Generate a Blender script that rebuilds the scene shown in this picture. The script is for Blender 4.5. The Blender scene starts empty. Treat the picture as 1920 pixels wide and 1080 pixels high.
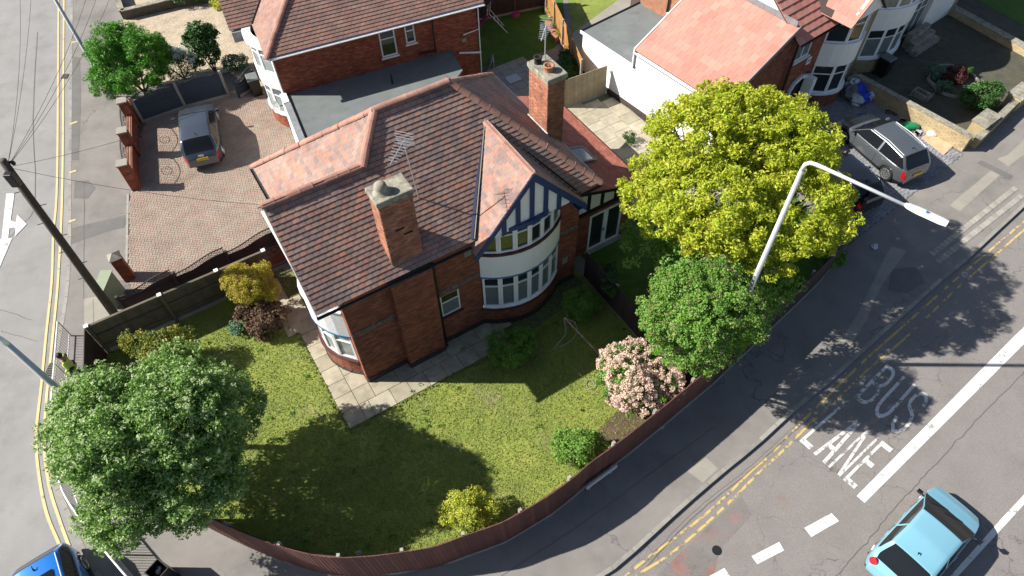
import bpy, math, random
import numpy as np
from mathutils import Vector, Matrix
random.seed(7); rng = np.random.default_rng(11)
SC = bpy.context.scene
# ---------------------------------------------------------------- camera
CAM_H, FPX = 23.0, 1280.0
ROT = np.array([[0.99966804, -0.02576464, 0.0], [-0.02053196, -0.79664023, 0.60410494], [-0.01556455, -0.6039044, -0.79690478]])
cd = bpy.data.cameras.new('camera'); cam = bpy.data.objects.new('camera', cd); SC.collection.objects.link(cam)
cd.sensor_width = 36; cd.lens = 24.0; cd.clip_end = 500; cd.clip_start = .1
Rb = Matrix([[ROT[i][0], -ROT[i][1], -ROT[i][2]] for i in range(3)])
cam.matrix_world = Matrix.Translation((0, 0, CAM_H)) @ Rb.to_4x4()
SC.camera = cam
# ---------------------------------------------------------------- light
TO_SUN = Vector((-7.14, 0.28, 5.5)).normalized()
sd = bpy.data.lights.new('sun', 'SUN'); sd.energy = 5.0; sd.angle = math.radians(.5); sd.color = (1, .955, .875)
so = bpy.data.objects.new('sun', sd); SC.collection.objects.link(so); so.location = (-20, 0, 30)
so.rotation_euler = TO_SUN.to_track_quat('Z', 'Y').to_euler()
wd = bpy.data.worlds.new('World'); SC.world = wd; wd.use_nodes = True
wn = wd.node_tree; bg = wn.nodes['Background']; sk = wn.nodes.new('ShaderNodeTexSky'); sk.sky_type = 'NISHITA'; sk.sun_disc = False
sk.sun_elevation = math.asin(TO_SUN.z); sk.sun_rotation = math.atan2(TO_SUN.x, TO_SUN.y)
wn.links.new(sk.outputs[0], bg.inputs[0]); bg.inputs[1].default_value = .058
SC.view_settings.view_transform = 'Standard'; SC.view_settings.look = 'None'; SC.view_settings.gamma = 1; SC.view_settings.use_curve_mapping = False
SC.view_settings.exposure = .95
SC.render.film_transparent = False
SC.cycles.max_bounces = 6; SC.cycles.transparent_max_bounces = 6

# ---------------------------------------------------------------- survey helpers (photo pixel on a plane of known height -> metres)
def g(px, py, z=0.0):
    r = ROT @ np.array([(px - 960) / FPX, (py - 540) / FPX, 1.0]); t = (CAM_H - z) / -r[2]
    return (float(r[0] * t), float(r[1] * t), z)
class Frame:
    def __init__(s, ox, oy, deg):
        a = math.radians(deg); s.o = (ox, oy); s.deg = deg; s.U = (math.cos(a), math.sin(a)); s.V = (-math.sin(a), math.cos(a))
    def __call__(s, u, v, z=0.0): return (s.o[0] + s.U[0] * u + s.V[0] * v, s.o[1] + s.U[1] * u + s.V[1] * v, z)
H = Frame(-5.58165, 13.064514, 30.7)      # main house
B = Frame(-10.593, 27.185, 23.2)          # house behind
R = Frame(6.626, 28.755, 37.0)            # house to the right
# ---------------------------------------------------------------- materials
MATS = {}
def ramp(nt, cols, fac):
    r = nt.nodes.new('ShaderNodeValToRGB'); e = r.color_ramp.elements
    while len(e) < len(cols): e.new(0.5)
    for i, c in enumerate(cols):
        e[i].position = i / max(1, len(cols) - 1); e[i].color = (*c, 1)
    nt.links.new(fac, r.inputs[0]); return r.outputs[0]
def noise(nt, pos, scale, det=3, rough=.6):
    n = nt.nodes.new('ShaderNodeTexNoise'); n.inputs['Scale'].default_value = scale; n.inputs['Detail'].default_value = det
    n.inputs['Roughness'].default_value = rough; nt.links.new(pos, n.inputs['Vector']); return n.outputs['Fac']
def maprange(nt, v, a, b, c, d):
    m = nt.nodes.new('ShaderNodeMapRange'); nt.links.new(v, m.inputs[0])
    for i, x in enumerate((a, b, c, d)): m.inputs[i + 1].default_value = x
    return m.outputs[0]
def mixc(nt, fac, a, b, mode='MIX'):
    m = nt.nodes.new('ShaderNodeMix'); m.data_type = 'RGBA'; m.blend_type = mode
    for s, v in ((m.inputs[0], fac), (m.inputs[6], a), (m.inputs[7], b)):
        if isinstance(v, (int, float)): s.default_value = v
        elif isinstance(v, tuple): s.default_value = (*v, 1)
        else: nt.links.new(v, s)
    return m.outputs[2]
def mat(name, cols, rough=.8, nz=.15, ns=3.0, bump=0.0, bs=40.0, metal=0.0, stains=(), coat=0.0, trans=0.0, spec=.4, cracks=None, fine=0.0, fs=60.0):
    if isinstance(cols[0], (int, float)): cols = [cols]
    m = bpy.data.materials.new(name); m.use_nodes = True; nt = m.node_tree; p = nt.nodes['Principled BSDF']
    pos = nt.nodes.new('ShaderNodeNewGeometry').outputs['Position']
    if len(cols) > 1:
        at = nt.nodes.new('ShaderNodeAttribute'); at.attribute_name = 'pc'
        oi = nt.nodes.new('ShaderNodeObjectInfo'); ad = nt.nodes.new('ShaderNodeMath'); ad.operation = 'ADD'
        nt.links.new(at.outputs['Fac'], ad.inputs[0]); nt.links.new(oi.outputs['Random'], ad.inputs[1])
        fr = nt.nodes.new('ShaderNodeMath'); fr.operation = 'FRACT'; nt.links.new(ad.outputs[0], fr.inputs[0])
        col = ramp(nt, cols, fr.outputs[0])
    else:
        rgb = nt.nodes.new('ShaderNodeRGB'); rgb.outputs[0].default_value = (*cols[0], 1); col = rgb.outputs[0]
    for (sc, scale, lo, hi, amt) in stains:
        f = maprange(nt, noise(nt, pos, scale, 5, .65), lo, hi, 0, amt); col = mixc(nt, f, col, sc)
    if nz:
        f = maprange(nt, noise(nt, pos, ns, 4, .65), .3, .7, 1 - nz, 1 + nz)
        cb = nt.nodes.new('ShaderNodeCombineXYZ')
        for i in range(3): nt.links.new(f, cb.inputs[i])
        col = mixc(nt, 1.0, col, cb.outputs[0], 'MULTIPLY')
    if fine:
        f = maprange(nt, noise(nt, pos, fs, 2, .7), .25, .75, 1 - fine, 1 + fine)
        cb = nt.nodes.new('ShaderNodeCombineXYZ')
        for i in range(3): nt.links.new(f, cb.inputs[i])
        col = mixc(nt, 1.0, col, cb.outputs[0], 'MULTIPLY')
    if cracks:
        cc, cs, cw = cracks
        wv = nt.nodes.new('ShaderNodeTexVoronoi'); wv.feature = 'DISTANCE_TO_EDGE'; wv.inputs['Scale'].default_value = cs
        nzv = nt.nodes.new('ShaderNodeTexNoise'); nzv.inputs['Scale'].default_value = 1.6; nzv.inputs['Detail'].default_value = 4
        nt.links.new(pos, nzv.inputs['Vector'])
        vm = nt.nodes.new('ShaderNodeVectorMath'); vm.operation = 'MULTIPLY_ADD'; nt.links.new(nzv.outputs['Color'], vm.inputs[0])
        vm.inputs[1].default_value = (1.2, 1.2, 1.2); nt.links.new(pos, vm.inputs[2]); nt.links.new(vm.outputs[0], wv.inputs['Vector'])
        f = maprange(nt, wv.outputs['Distance'], 0, cw, 1, 0)
        g2 = maprange(nt, noise(nt, pos, .35, 2), .45, .6, 0, 1)
        mm = nt.nodes.new('ShaderNodeMath'); mm.operation = 'MULTIPLY'; nt.links.new(f, mm.inputs[0]); nt.links.new(g2, mm.inputs[1])
        col = mixc(nt, mm.outputs[0], col, cc)
    nt.links.new(col, p.inputs['Base Color'])
    p.inputs['Roughness'].default_value = rough; p.inputs['Metallic'].default_value = metal
    p.inputs['Specular IOR Level'].default_value = spec; p.inputs['Coat Weight'].default_value = coat; p.inputs['Coat Roughness'].default_value = .04
    if bump:
        b = nt.nodes.new('ShaderNodeBump'); b.inputs['Strength'].default_value = bump; b.inputs['Distance'].default_value = .02
        nt.links.new(noise(nt, pos, bs, 4, .7), b.inputs['Height']); nt.links.new(b.outputs[0], p.inputs['Normal'])
    if trans:
        t = nt.nodes.new('ShaderNodeBsdfTranslucent'); mx = nt.nodes.new('ShaderNodeMixShader'); mx.inputs[0].default_value = trans
        nt.links.new(col, t.inputs[0]); nt.links.new(p.outputs[0], mx.inputs[1]); nt.links.new(t.outputs[0], mx.inputs[2])
        nt.links.new(mx.outputs[0], nt.nodes['Material Output'].inputs[0])
    MATS[name] = m; return m
ASPH = ((.085, .08, .08), .7, .42, .62, .5)
M = dict(
 road_side=mat('asphalt_side', (.245, .238, .232), .88, .10, .5, .5, 60, stains=[((.16, .155, .15), .6, .52, .7, .5), ((.28, .27, .255), .9, .6, .75, .5)], fine=.22, fs=45),
 road_main=mat('asphalt_main', (.205, .188, .178), .88, .12, .5, .6, 50, stains=[((.25, .10, .075), .8, .62, .78, .35), ((.13, .122, .117), .5, .55, .7, .5)], fine=.34, fs=35, cracks=((.10, .093, .088), .45, .011)),
 road_red=mat('asphalt_red_worn', (.175, .158, .15), .88, .14, .8, .6, 50, stains=[((.34, .12, .09), 1.1, .52, .62, .6), ((.11, .10, .097), .9, .55, .7, .5)], fine=.3, fs=35, cracks=((.05, .047, .045), 1.1, .02)),
 seam=mat('tar_seam', (.085, .08, .076), .8, .2, 8),
 pavement=mat('asphalt_pavement', (.205, .19, .176), .9, .14, .6, .5, 55, stains=[((.13, .122, .115), .5, .5, .68, .5), ((.21, .19, .165), 1.1, .58, .75, .45)], fine=.25, fs=50, cracks=((.12, .112, .105), .22, .010)),
 patch_dark=mat('asphalt_patch_dark', (.14, .133, .126), .9, .12, 1.2, .4, 60, fine=.2),
 patch_light=mat('concrete_patch', (.27, .25, .215), .9, .12, 1.2, .3, 40, fine=.12),
 concrete=mat('concrete', [(.25, .24, .21), (.32, .30, .26), (.29, .27, .25)], .9, .15, 2.5, .3, 40, fine=.15),
 kerb=mat('kerb_concrete', [(.24, .22, .20), (.30, .28, .25), (.20, .19, .18)], .9, .15, 3, .3, 50, fine=.15),
 slab=mat('paving_slab', [(.32, .285, .21), (.39, .35, .265), (.35, .315, .24), (.29, .26, .19)], .9, .2, 2.0, .35, 30, stains=[((.16, .15, .11), 1.6, .55, .72, .6)], fine=.12),
 slab_joint=mat('slab_bed', (.09, .10, .05), .95, .3, 6),
 paver=mat('block_paver', [(.29, .20, .16), (.30, .25, .20), (.27, .225, .18), (.32, .21, .165), (.29, .235, .19)], .85, .16, 1.2, .2, 60, stains=[((.15, .12, .10), .8, .55, .75, .5)], fine=.1),
 paver_bed=mat('paver_joint_sand', (.13, .115, .09), .95, .2, 5),
 paver_grey=mat('block_paver_grey', [(.20, .21, .23), (.25, .25, .27), (.17, .18, .20)], .85, .16, 1.2, .2, 60),
 lawn=mat('lawn_grass', (.21, .25, .046), .95, .20, 2.2, .8, 30, stains=[((.105, .155, .032), .55, .42, .62, .8), ((.28, .285, .07), .8, .5, .7, .7), ((.10, .15, .03), 3.5, .55, .7, .5), ((.27, .23, .12), .55, .56, .70, .75), ((.34, .32, .12), 2.6, .64, .74, .5)], fine=.28, fs=30),
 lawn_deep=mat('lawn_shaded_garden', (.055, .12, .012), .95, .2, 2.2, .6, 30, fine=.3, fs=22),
 blade=mat('grass_blade', [(.17, .235, .035), (.23, .275, .055), (.31, .32, .09), (.14, .21, .028)], .8, 0, trans=.2),
 soil=mat('soil', (.10, .07, .045), .95, .3, 4, .8, 25, fine=.4, fs=25),
 gravel=mat('gravel', (.40, .33, .24), .95, .15, 1.5, 1.0, 20, stains=[((.22, .16, .11), 1.2, .55, .7, .6)], fine=.45, fs=18),
 moss_ground=mat('mossy_yard', (.075, .07, .052), .95, .25, 2.0, .6, 20, stains=[((.05, .07, .02), 1.0, .5, .7, .6)], fine=.3, fs=20),
 brick=mat('brick', [(.26, .085, .048), (.19, .062, .038), (.32, .115, .06), (.22, .07, .04), (.15, .052, .035), (.29, .095, .05)], .85, .18, 1.5, .35, 60, fine=.15, fs=40),
 brick_b=mat('brick_red', [(.30, .085, .045), (.23, .062, .035), (.36, .12, .06), (.18, .05, .03), (.27, .075, .04)], .85, .18, 1.5, .35, 60, fine=.15, fs=40),
 brick_band=mat('brick_band_grey', [(.11, .09, .085), (.16, .12, .11), (.24, .18, .16), (.09, .075, .07)], .8, .2, 4),
 brick_dark=mat('brick_plinth', [(.035, .03, .03), (.06, .045, .04), (.045, .04, .04)], .6, .2, 4),
 brick_ch=mat('brick_chimney', [(.36, .16, .095), (.29, .115, .07), (.42, .20, .12), (.24, .09, .06), (.33, .13, .08)], .88, .25, 2.2, .4, 60, stains=[((.07, .055, .05), 1.6, .55, .72, .6)], fine=.15),
 brick_buff=mat('brick_buff', [(.36, .28, .16), (.42, .33, .19), (.30, .23, .14)], .88, .15, 2.2, .4, 60, fine=.1),
 mortar=mat('mortar', (.20, .15, .12), .95, .15, 6),
 mortar_dk=mat('mortar_dark', (.085, .06, .05), .95, .15, 6),
 tile=mat('clay_roof_tile', [(.265, .175, .145), (.31, .20, .16), (.22, .155, .14), (.345, .17, .125), (.275, .185, .16), (.195, .145, .135), (.31, .215, .175), (.38, .18, .12)], .85, .2, 1.3, .4, 50, stains=[((.26, .25, .19), 2.0, .62, .75, .45), ((.15, .10, .10), .9, .5, .68, .6)], fine=.12),
 tile_under=mat('roof_underlay', (.05, .035, .03), .95, .1, 3),  # near black; shows between gapped tile courses as painted shadow lines
 tile_b=mat('clay_roof_tile_neighbour', [(.26, .15, .12), (.32, .17, .13), (.22, .14, .12), (.30, .19, .15)], .85, .15, 1.3, .4, 50, stains=[((.17, .12, .11), .8, .5, .7, .6)], fine=.1),
 tile_red=mat('red_concrete_tile', [(.42, .175, .135), (.45, .20, .155), (.39, .16, .125), (.47, .225, .18), (.43, .18, .14), (.39, .19, .16)], .8, .08, 1.0, .2, 40, fine=.06),
 tile_ext=mat('small_red_tile', [(.36, .12, .085), (.30, .10, .075), (.42, .15, .10), (.33, .11, .08)], .85, .15, 1.5, .3, 50),
 ridge=mat('ridge_tile', [(.34, .175, .13), (.29, .15, .12), (.37, .20, .15), (.27, .15, .12)], .85, .2, 2.5, .35, 40, stains=[((.22, .17, .13), 2.2, .56, .72, .7), ((.42, .33, .09), 3.0, .69, .76, .7)]),
 stone=mat('weathered_stone', (.27, .25, .20), .95, .3, 4, .8, 30, stains=[((.09, .09, .06), 3, .5, .65, .7), ((.42, .41, .36), 5, .58, .68, .6)]),
 terracotta=mat('terracotta', [(.36, .16, .09), (.30, .15, .09)], .85, .2, 5, .3, 40),
 soot=mat('soot', (.02, .018, .016), .95, .1, 5),
 lead=mat('lead_flashing', (.20, .21, .22), .6, .2, 4, .2, 20),
 felt=mat('roofing_felt', (.135, .15, .15), .9, .1, 1.0, .3, 50, stains=[((.19, .20, .185), .9, .5, .7, .5), ((.09, .095, .095), 1.3, .55, .7, .5)], fine=.12),
 felt_dk=mat('roofing_felt_green', (.105, .118, .105), .9, .1, 1.0, .3, 50, stains=[((.15, .155, .14), .9, .5, .7, .5)], fine=.1),
 felt_blue=mat('dark_blue_felt', (.02, .03, .07), .7, .15, 4),
 white=mat('white_paint', (.80, .80, .78), .6, .04, 2, 0),
 upvc=mat('white_upvc', (.80, .81, .82), .35, .03, 2, 0),
 render=mat('white_render', (.78, .79, .80), .9, .05, 1.2, .25, 60),
 pebble=mat('white_pebbledash', (.72, .73, .74), .95, .12, 10, .9, 30),
 blue=mat('navy_paint', (.02, .045, .145), .45, .08, 3, 0),
 bluetrim=mat('blue_paint', (.05, .16, .34), .45, .08, 3),
 maroon=mat('maroon_paint', (.075, .022, .022), .5, .1, 3),
 black=mat('black_plastic', (.012, .012, .013), .4, .05, 3),
 blackpaint=mat('black_timber_paint', (.012, .012, .014), .5, .1, 3),
 glass=mat('window_glass', (.02, .026, .03), .04, 0, spec=.8),
 glass_net=mat('window_glass_with_blind', (.15, .175, .18), .08, .12, 5, spec=.7),
 glass_green=mat('window_glass_green', (.05, .06, .02), .05, .2, 3, spec=.8),
 glass_pale=mat('window_glass_curtain', (.30, .34, .34), .1, .15, 4, spec=.7),
 timber_grey=mat('grey_timber', [(.10, .085, .065), (.125, .105, .08), (.085, .07, .055)], .9, .2, 3, .4, 30),
 timber_dkr=mat('dark_stained_timber', [(.048, .03, .03), (.06, .037, .035), (.038, .026, .028)], .75, .2, 3, .3, 30),
 timber_maroon=mat('maroon_stained_timber', [(.115, .045, .037), (.09, .035, .03), (.14, .056, .044), (.10, .042, .036)], .8, .15, 3, .3, 30, fine=.12),
 timber_orange=mat('orange_timber', [(.42, .22, .07), (.36, .18, .06), (.46, .25, .09)], .8, .12, 3, .3, 30),
 timber_pale=mat('pale_timber', [(.33, .27, .18), (.28, .23, .155), (.37, .31, .21)], .85, .15, 3, .3, 30),
 timber_bluegrey=mat('blue_grey_timber', [(.035, .048, .07), (.045, .058, .08), (.03, .042, .062)], .8, .12, 3, .3, 30),
 iron=mat('wrought_iron', (.015, .015, .016), .5, .1, 5),
 galv_dull=mat('dull_galvanised_steel', (.20, .19, .18), .7, .2, 6),
 galv=mat('galvanised_steel', (.46, .47, .48), .45, .08, 4, metal=.3),
 steel_white=mat('bright_steel', (.72, .73, .74), .35, .05, 4, metal=.2),
 alu=mat('aluminium', (.62, .63, .64), .35, .05, 5, metal=.7),
 rust=mat('rusty_pipe', (.30, .16, .11), .8, .3, 6, .4, 30, stains=[((.55, .52, .48), 5, .5, .6, .8)]),
 polewood=mat('pole_wood', (.075, .06, .045), .9, .2, 4, .4, 25),
 line_white=mat('road_paint_white', (.66, .65, .62), .7, .06, 4, 0, fine=.08, stains=[((.24, .225, .21), 3.5, .60, .66, .85)]),
 line_worn=mat('road_paint_worn', (.60, .59, .57), .8, .06, 4, 0, fine=.12, stains=[((.20, .185, .175), 5.0, .53, .60, .9)]),
 line_yellow=mat('road_paint_yellow', (.56, .44, .22), .8, .08, 4, 0, stains=[((.20, .185, .17), 3.2, .62, .68, .8)], fine=.1),
 line_yellow_worn=mat('road_paint_yellow_worn', (.50, .36, .13), .8, .08, 4, 0, stains=[((.175, .16, .15), 3.6, .50, .56, .95)], fine=.1),
 iron_cover=mat('iron_cover', (.12, .115, .11), .6, .2, 20, .5, 30),
 bark=mat('bark', (.10, .08, .06), .95, .3, 6, .6, 20),
 bark_red=mat('bark_reddish', (.20, .11, .07), .95, .3, 6, .6, 20),
 tyre=mat('tyre_rubber', (.012, .012, .012), .85, .1, 10),
 rim=mat('alloy_rim', (.45, .46, .47), .3, .05, 5, metal=.8),
 redlamp=mat('red_lamp_lens', (.42, .012, .018), .15, .05, 5, spec=.7),
 lamplens=mat('headlamp_lens', (.55, .57, .60), .1, .05, 5, spec=.8),
 plate=mat('yellow_plate', (.75, .48, .03), .5, .02, 5),
 carglass=mat('car_glass', (.010, .012, .015), .06, 0, spec=.25),
 p_audi=mat('dark_grey_blue_car_paint', (.085, .10, .125), .28, .02, 2, metal=.6, coat=1),
 p_suv=mat('silver_grey_car_paint', (.155, .17, .185), .25, .02, 2, metal=.6, coat=1),
 p_black=mat('black_car_paint', (.008, .009, .012), .2, 0, coat=1),
 p_teal=mat('light_blue_car_paint', (.20, .43, .54), .3, .02, 2, metal=.15, coat=1),
 p_blue=mat('bright_blue_car_paint', (.012, .17, .58), .25, .02, 2, metal=.3, coat=1),
 pink_plastic=mat('pink_plastic', (.45, .05, .16), .4, .05, 5),
 green_plastic=mat('green_plastic', (.01, .20, .08), .35, .05, 5),
 cabinet=mat('pale_green_metal', (.25, .29, .19), .6, .1, 4),
 blue_plastic=mat('blue_plastic_bag', (.02, .06, .55), .4, .2, 6),
 grey_plastic=mat('white_plastic_sheet', (.52, .56, .62), .5, .25, 5),
 plywood=mat('plywood', (.50, .36, .23), .9, .15, 3, .2, 30, stains=[((.22, .16, .10), 2.5, .6, .7, .7)]),
 skin=mat('skin', (.30, .17, .11), .6, .05, 8), hair=mat('dark_hair', (.012, .009, .008), .7, .1, 10),
 hivis=mat('hi_vis_fabric', (.50, .72, .10), .8, .08, 8), trousers=mat('navy_trousers', (.02, .022, .03), .9, .1, 8), silverband=mat('reflective_band', (.6, .6, .6), .4, .05, 8),
)
LEAF = dict(
 whitebeam=mat('leaf_grey_green', [(.17, .31, .06), (.22, .37, .085), (.27, .41, .13), (.14, .27, .05)], .6, 0, trans=.3),
 cream=mat('flower_cream', [(.36, .44, .19), (.42, .50, .26), (.30, .40, .15)], .7, 0, trans=.2),
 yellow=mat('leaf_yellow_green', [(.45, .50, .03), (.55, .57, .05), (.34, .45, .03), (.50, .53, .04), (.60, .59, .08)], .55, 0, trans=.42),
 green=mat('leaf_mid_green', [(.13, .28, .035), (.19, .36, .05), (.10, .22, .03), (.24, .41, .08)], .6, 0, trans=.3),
 rusty=mat('leaf_tip_rust', [(.24, .16, .09), (.20, .19, .08)], .7, 0, trans=.2),
 bright=mat('leaf_bright_green', [(0.081, 0.270, 0.016), (0.121, 0.365, 0.022), (0.061, 0.203, 0.014), (0.176, 0.419, 0.041)], .5, 0, trans=.3),
 dark=mat('leaf_dark_green', [(0.030, 0.090, 0.019), (0.048, 0.126, 0.024), (0.066, 0.156, 0.036)], .5, 0, trans=.2),
 darkyel=mat('leaf_dark_green_yellow_tips', [(0.048, 0.120, 0.022), (0.120, 0.180, 0.024), (0.336, 0.288, 0.024), (0.060, 0.132, 0.024)], .5, 0, trans=.2),
 golden=mat('leaf_golden', [(.44, .37, .03), (.34, .33, .035), (.50, .37, .035), (.24, .26, .03), (.44, .26, .045)], .6, 0, trans=.25),
 euonymus=mat('leaf_variegated_yellow', [(.64, .58, .05), (.20, .34, .04), (.70, .64, .07), (.16, .28, .03), (.60, .56, .06)], .55, 0, trans=.25),
 brown=mat('twig_brown', [(.13, .075, .045), (.18, .11, .065), (.10, .06, .04)], .9, 0),
 pink=mat('flower_pink_cream', [(.68, .50, .40), (.74, .59, .48), (.58, .42, .33), (.72, .55, .45)], .7, 0, trans=.2),
 white=mat('flower_white', [(.72, .76, .70), (.62, .70, .60), (.80, .82, .78)], .7, 0, trans=.2),
 silver=mat('leaf_silver_green', [(.10, .20, .11), (.15, .27, .17), (.08, .15, .08)], .6, 0, trans=.2),
 maroon=mat('leaf_maroon', [(.07, .018, .02), (.10, .03, .025)], .6, 0, trans=.1),
)
# ---------------------------------------------------------------- object helpers
WPOS = {}
def link(o, parent=None):
    SC.collection.objects.link(o)
    if parent is not None: o.parent = parent
    return o
def props(o, label=None, cat=None, group=None, kind=None):
    if label: o['label'] = label
    if cat: o['category'] = cat
    if group: o['group'] = group
    if kind: o['kind'] = kind
    return o
def thing(name, label, cat, loc=(0, 0, 0), rz=0, group=None):
    o = bpy.data.objects.new(name, None); o.empty_display_size = .3; link(o)
    o.location = loc; o.rotation_euler = (0, 0, rz); WPOS[o] = Vector(loc); return props(o, label, cat, group)
class MB:
    def __init__(s): s.v = []; s.f = []; s.c = []
    def face(s, pts, c=None):
        n = len(s.v); s.v += [tuple(p) for p in pts]; s.f.append(tuple(range(n, n + len(pts)))); s.c.append(random.random() if c is None else c)
    def add(s, vs, fs, c=None):
        n = len(s.v); c = random.random() if c is None else c
        s.v += [tuple(p) for p in vs]
        for f in fs: s.f.append(tuple(i + n for i in f)); s.c.append(c)
    def box(s, c, size, ax=None, col=None):
        ax = ax or ((1, 0, 0), (0, 1, 0), (0, 0, 1)); vs = []
        for dz in (-.5, .5):
            for dx, dy in ((-.5, -.5), (.5, -.5), (.5, .5), (-.5, .5)):
                vs.append(tuple(c[i] + ax[0][i] * dx * size[0] + ax[1][i] * dy * size[1] + ax[2][i] * dz * size[2] for i in range(3)))
        s.add(vs, [(0, 3, 2, 1), (4, 5, 6, 7), (0, 1, 5, 4), (1, 2, 6, 5), (2, 3, 7, 6), (3, 0, 4, 7)], col); return s
    def prism(s, poly, z0, z1, col=None):       # vertical prism from an xy polygon
        a = sum(poly[i][0] * poly[(i + 1) % len(poly)][1] - poly[(i + 1) % len(poly)][0] * poly[i][1] for i in range(len(poly)))
        if a < 0: poly = poly[::-1]
        n = len(poly); vs = [(p[0], p[1], z0) for p in poly] + [(p[0], p[1], z1) for p in poly]
        s.add(vs, [tuple(range(n, 2 * n)), tuple(range(n - 1, -1, -1))] + [(i, (i + 1) % n, n + (i + 1) % n, n + i) for i in range(n)], col); return s
    def slabpoly(s, pts, off, col=None):        # any planar polygon thickened by the vector off
        n = len(pts); vs = [tuple(p) for p in pts] + [tuple(p[i] + off[i] for i in range(3)) for p in pts]
        s.add(vs, [tuple(range(n)), tuple(range(2 * n - 1, n - 1, -1))] + [(i, n + i, n + (i + 1) % n, (i + 1) % n) for i in range(n)], col); return s
    def tube(s, pts, rad, n=8, cap=True, col=None):
        pts = [Vector(p) for p in pts]; rad = rad if isinstance(rad, (list, tuple)) else [rad] * len(pts); vs = []; fs = []
        up = None
        for i, p in enumerate(pts):
            d = (pts[min(i + 1, len(pts) - 1)] - pts[max(i - 1, 0)])
            d = d.normalized() if d.length > 1e-6 else Vector((0, 0, 1))
            if up is None: up = d.orthogonal().normalized()
            up = (up - d * up.dot(d)).normalized(); w = d.cross(up)
            for k in range(n):
                a = 2 * math.pi * k / n; vs.append(p + (up * math.cos(a) + w * math.sin(a)) * rad[i])
        for i in range(len(pts) - 1):
            for k in range(n): fs.append((i * n + k, i * n + (k + 1) % n, (i + 1) * n + (k + 1) % n, (i + 1) * n + k))
        if cap: fs += [tuple(range(n - 1, -1, -1)), tuple(range((len(pts) - 1) * n, len(pts) * n))]
        s.add(vs, fs, col); return s
    def lathe(s, c, prof, n=16, col=None):      # prof: (r, z) from bottom to top
        vs = [(c[0] + r * math.cos(2 * math.pi * k / n), c[1] + r * math.sin(2 * math.pi * k / n), c[2] + z) for r, z in prof for k in range(n)]
        fs = [(i * n + k, i * n + (k + 1) % n, (i + 1) * n + (k + 1) % n, (i + 1) * n + k) for i in range(len(prof) - 1) for k in range(n)]
        fs.append(tuple(range((len(prof) - 1) * n, len(prof) * n))); s.add(vs, fs, col); return s
    def build(s, name, m, parent=None, label=None, cat=None, group=None, kind=None, smooth=False, local=False, bevel=0, vm=None):
        V = np.array(s.v, dtype=np.float64)
        pw = Vector((0, 0, 0)) if (parent is None or local) else WPOS[parent]
        if not local:
            lo, hi = V.min(0), V.max(0); c = Vector(((lo[0] + hi[0]) / 2, (lo[1] + hi[1]) / 2, lo[2]))
        else: c = Vector((0, 0, 0))
        V = V - np.array(c)
        me = bpy.data.meshes.new(name); me.from_pydata(V.tolist(), [], s.f)
        a = me.attributes.new('pc', 'FLOAT', 'FACE'); a.data.foreach_set('value', np.array(s.c, dtype=np.float32))
        if smooth: me.polygons.foreach_set('use_smooth', [True] * len(me.polygons))
        me.materials.append(m); me.update()
        o = bpy.data.objects.new(name, me); link(o, parent); o.location = c - pw if not local else (0, 0, 0); WPOS[o] = c
        if bevel:
            b = o.modifiers.new('bevel', 'BEVEL'); b.width = bevel; b.segments = 2; b.limit_method = 'ANGLE'
        if smooth == 'auto':
            pass
        return props(o, label, cat, group, kind)
# pieces: one template, many matrices; the nearest 300 are objects, the rest one mesh
def unit_box(back=False):
    v = np.array([(-.5, -.5, 0), (.5, -.5, 0), (.5, .5, 0), (-.5, .5, 0), (-.5, -.5, 1), (.5, -.5, 1), (.5, .5, 1), (-.5, .5, 1)])
    f = [(4, 5, 6, 7), (0, 1, 5, 4), (1, 2, 6, 5), (2, 3, 7, 6), (3, 0, 4, 7)]
    return v, f
def soft_box(b=.06, h=.85):
    v = np.array([(-.5, -.5, 0), (.5, -.5, 0), (.5, .5, 0), (-.5, .5, 0), (-.5, -.5, h), (.5, -.5, h), (.5, .5, h), (-.5, .5, h),
                  (-.5 + b, -.5 + b, 1), (.5 - b, -.5 + b, 1), (.5 - b, .5 - b, 1), (-.5 + b, .5 - b, 1)])
    f = [(8, 9, 10, 11)] + [(i, (i + 1) % 4, 4 + (i + 1) % 4, 4 + i) for i in range(4)] + [(4 + i, 4 + (i + 1) % 4, 8 + (i + 1) % 4, 8 + i) for i in range(4)]
    return v, f
def tile_t():
    v = np.array([(-.5, -.5, 0), (.5, -.5, 0), (.5, .5, -.1), (-.5, .5, -.1), (-.5, -.5, .92), (.5, -.5, .92), (.5, .5, .1), (-.5, .5, .1), (0, -.5, 1.05), (0, .5, .22)])
    f = [(4, 8, 9, 7), (8, 5, 6, 9), (0, 1, 5, 8, 4), (1, 2, 6, 5), (3, 0, 4, 7)]
    return v, f
def mats_np(L):    # L of (centre, x, y, z) -> array n,4,4
    A = np.zeros((len(L), 4, 4))
    for i, (c, x, y, z) in enumerate(L):
        A[i, :3, 0] = x; A[i, :3, 1] = y; A[i, :3, 2] = z; A[i, :3, 3] = c; A[i, 3, 3] = 1
    return A
TPL = {}
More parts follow.
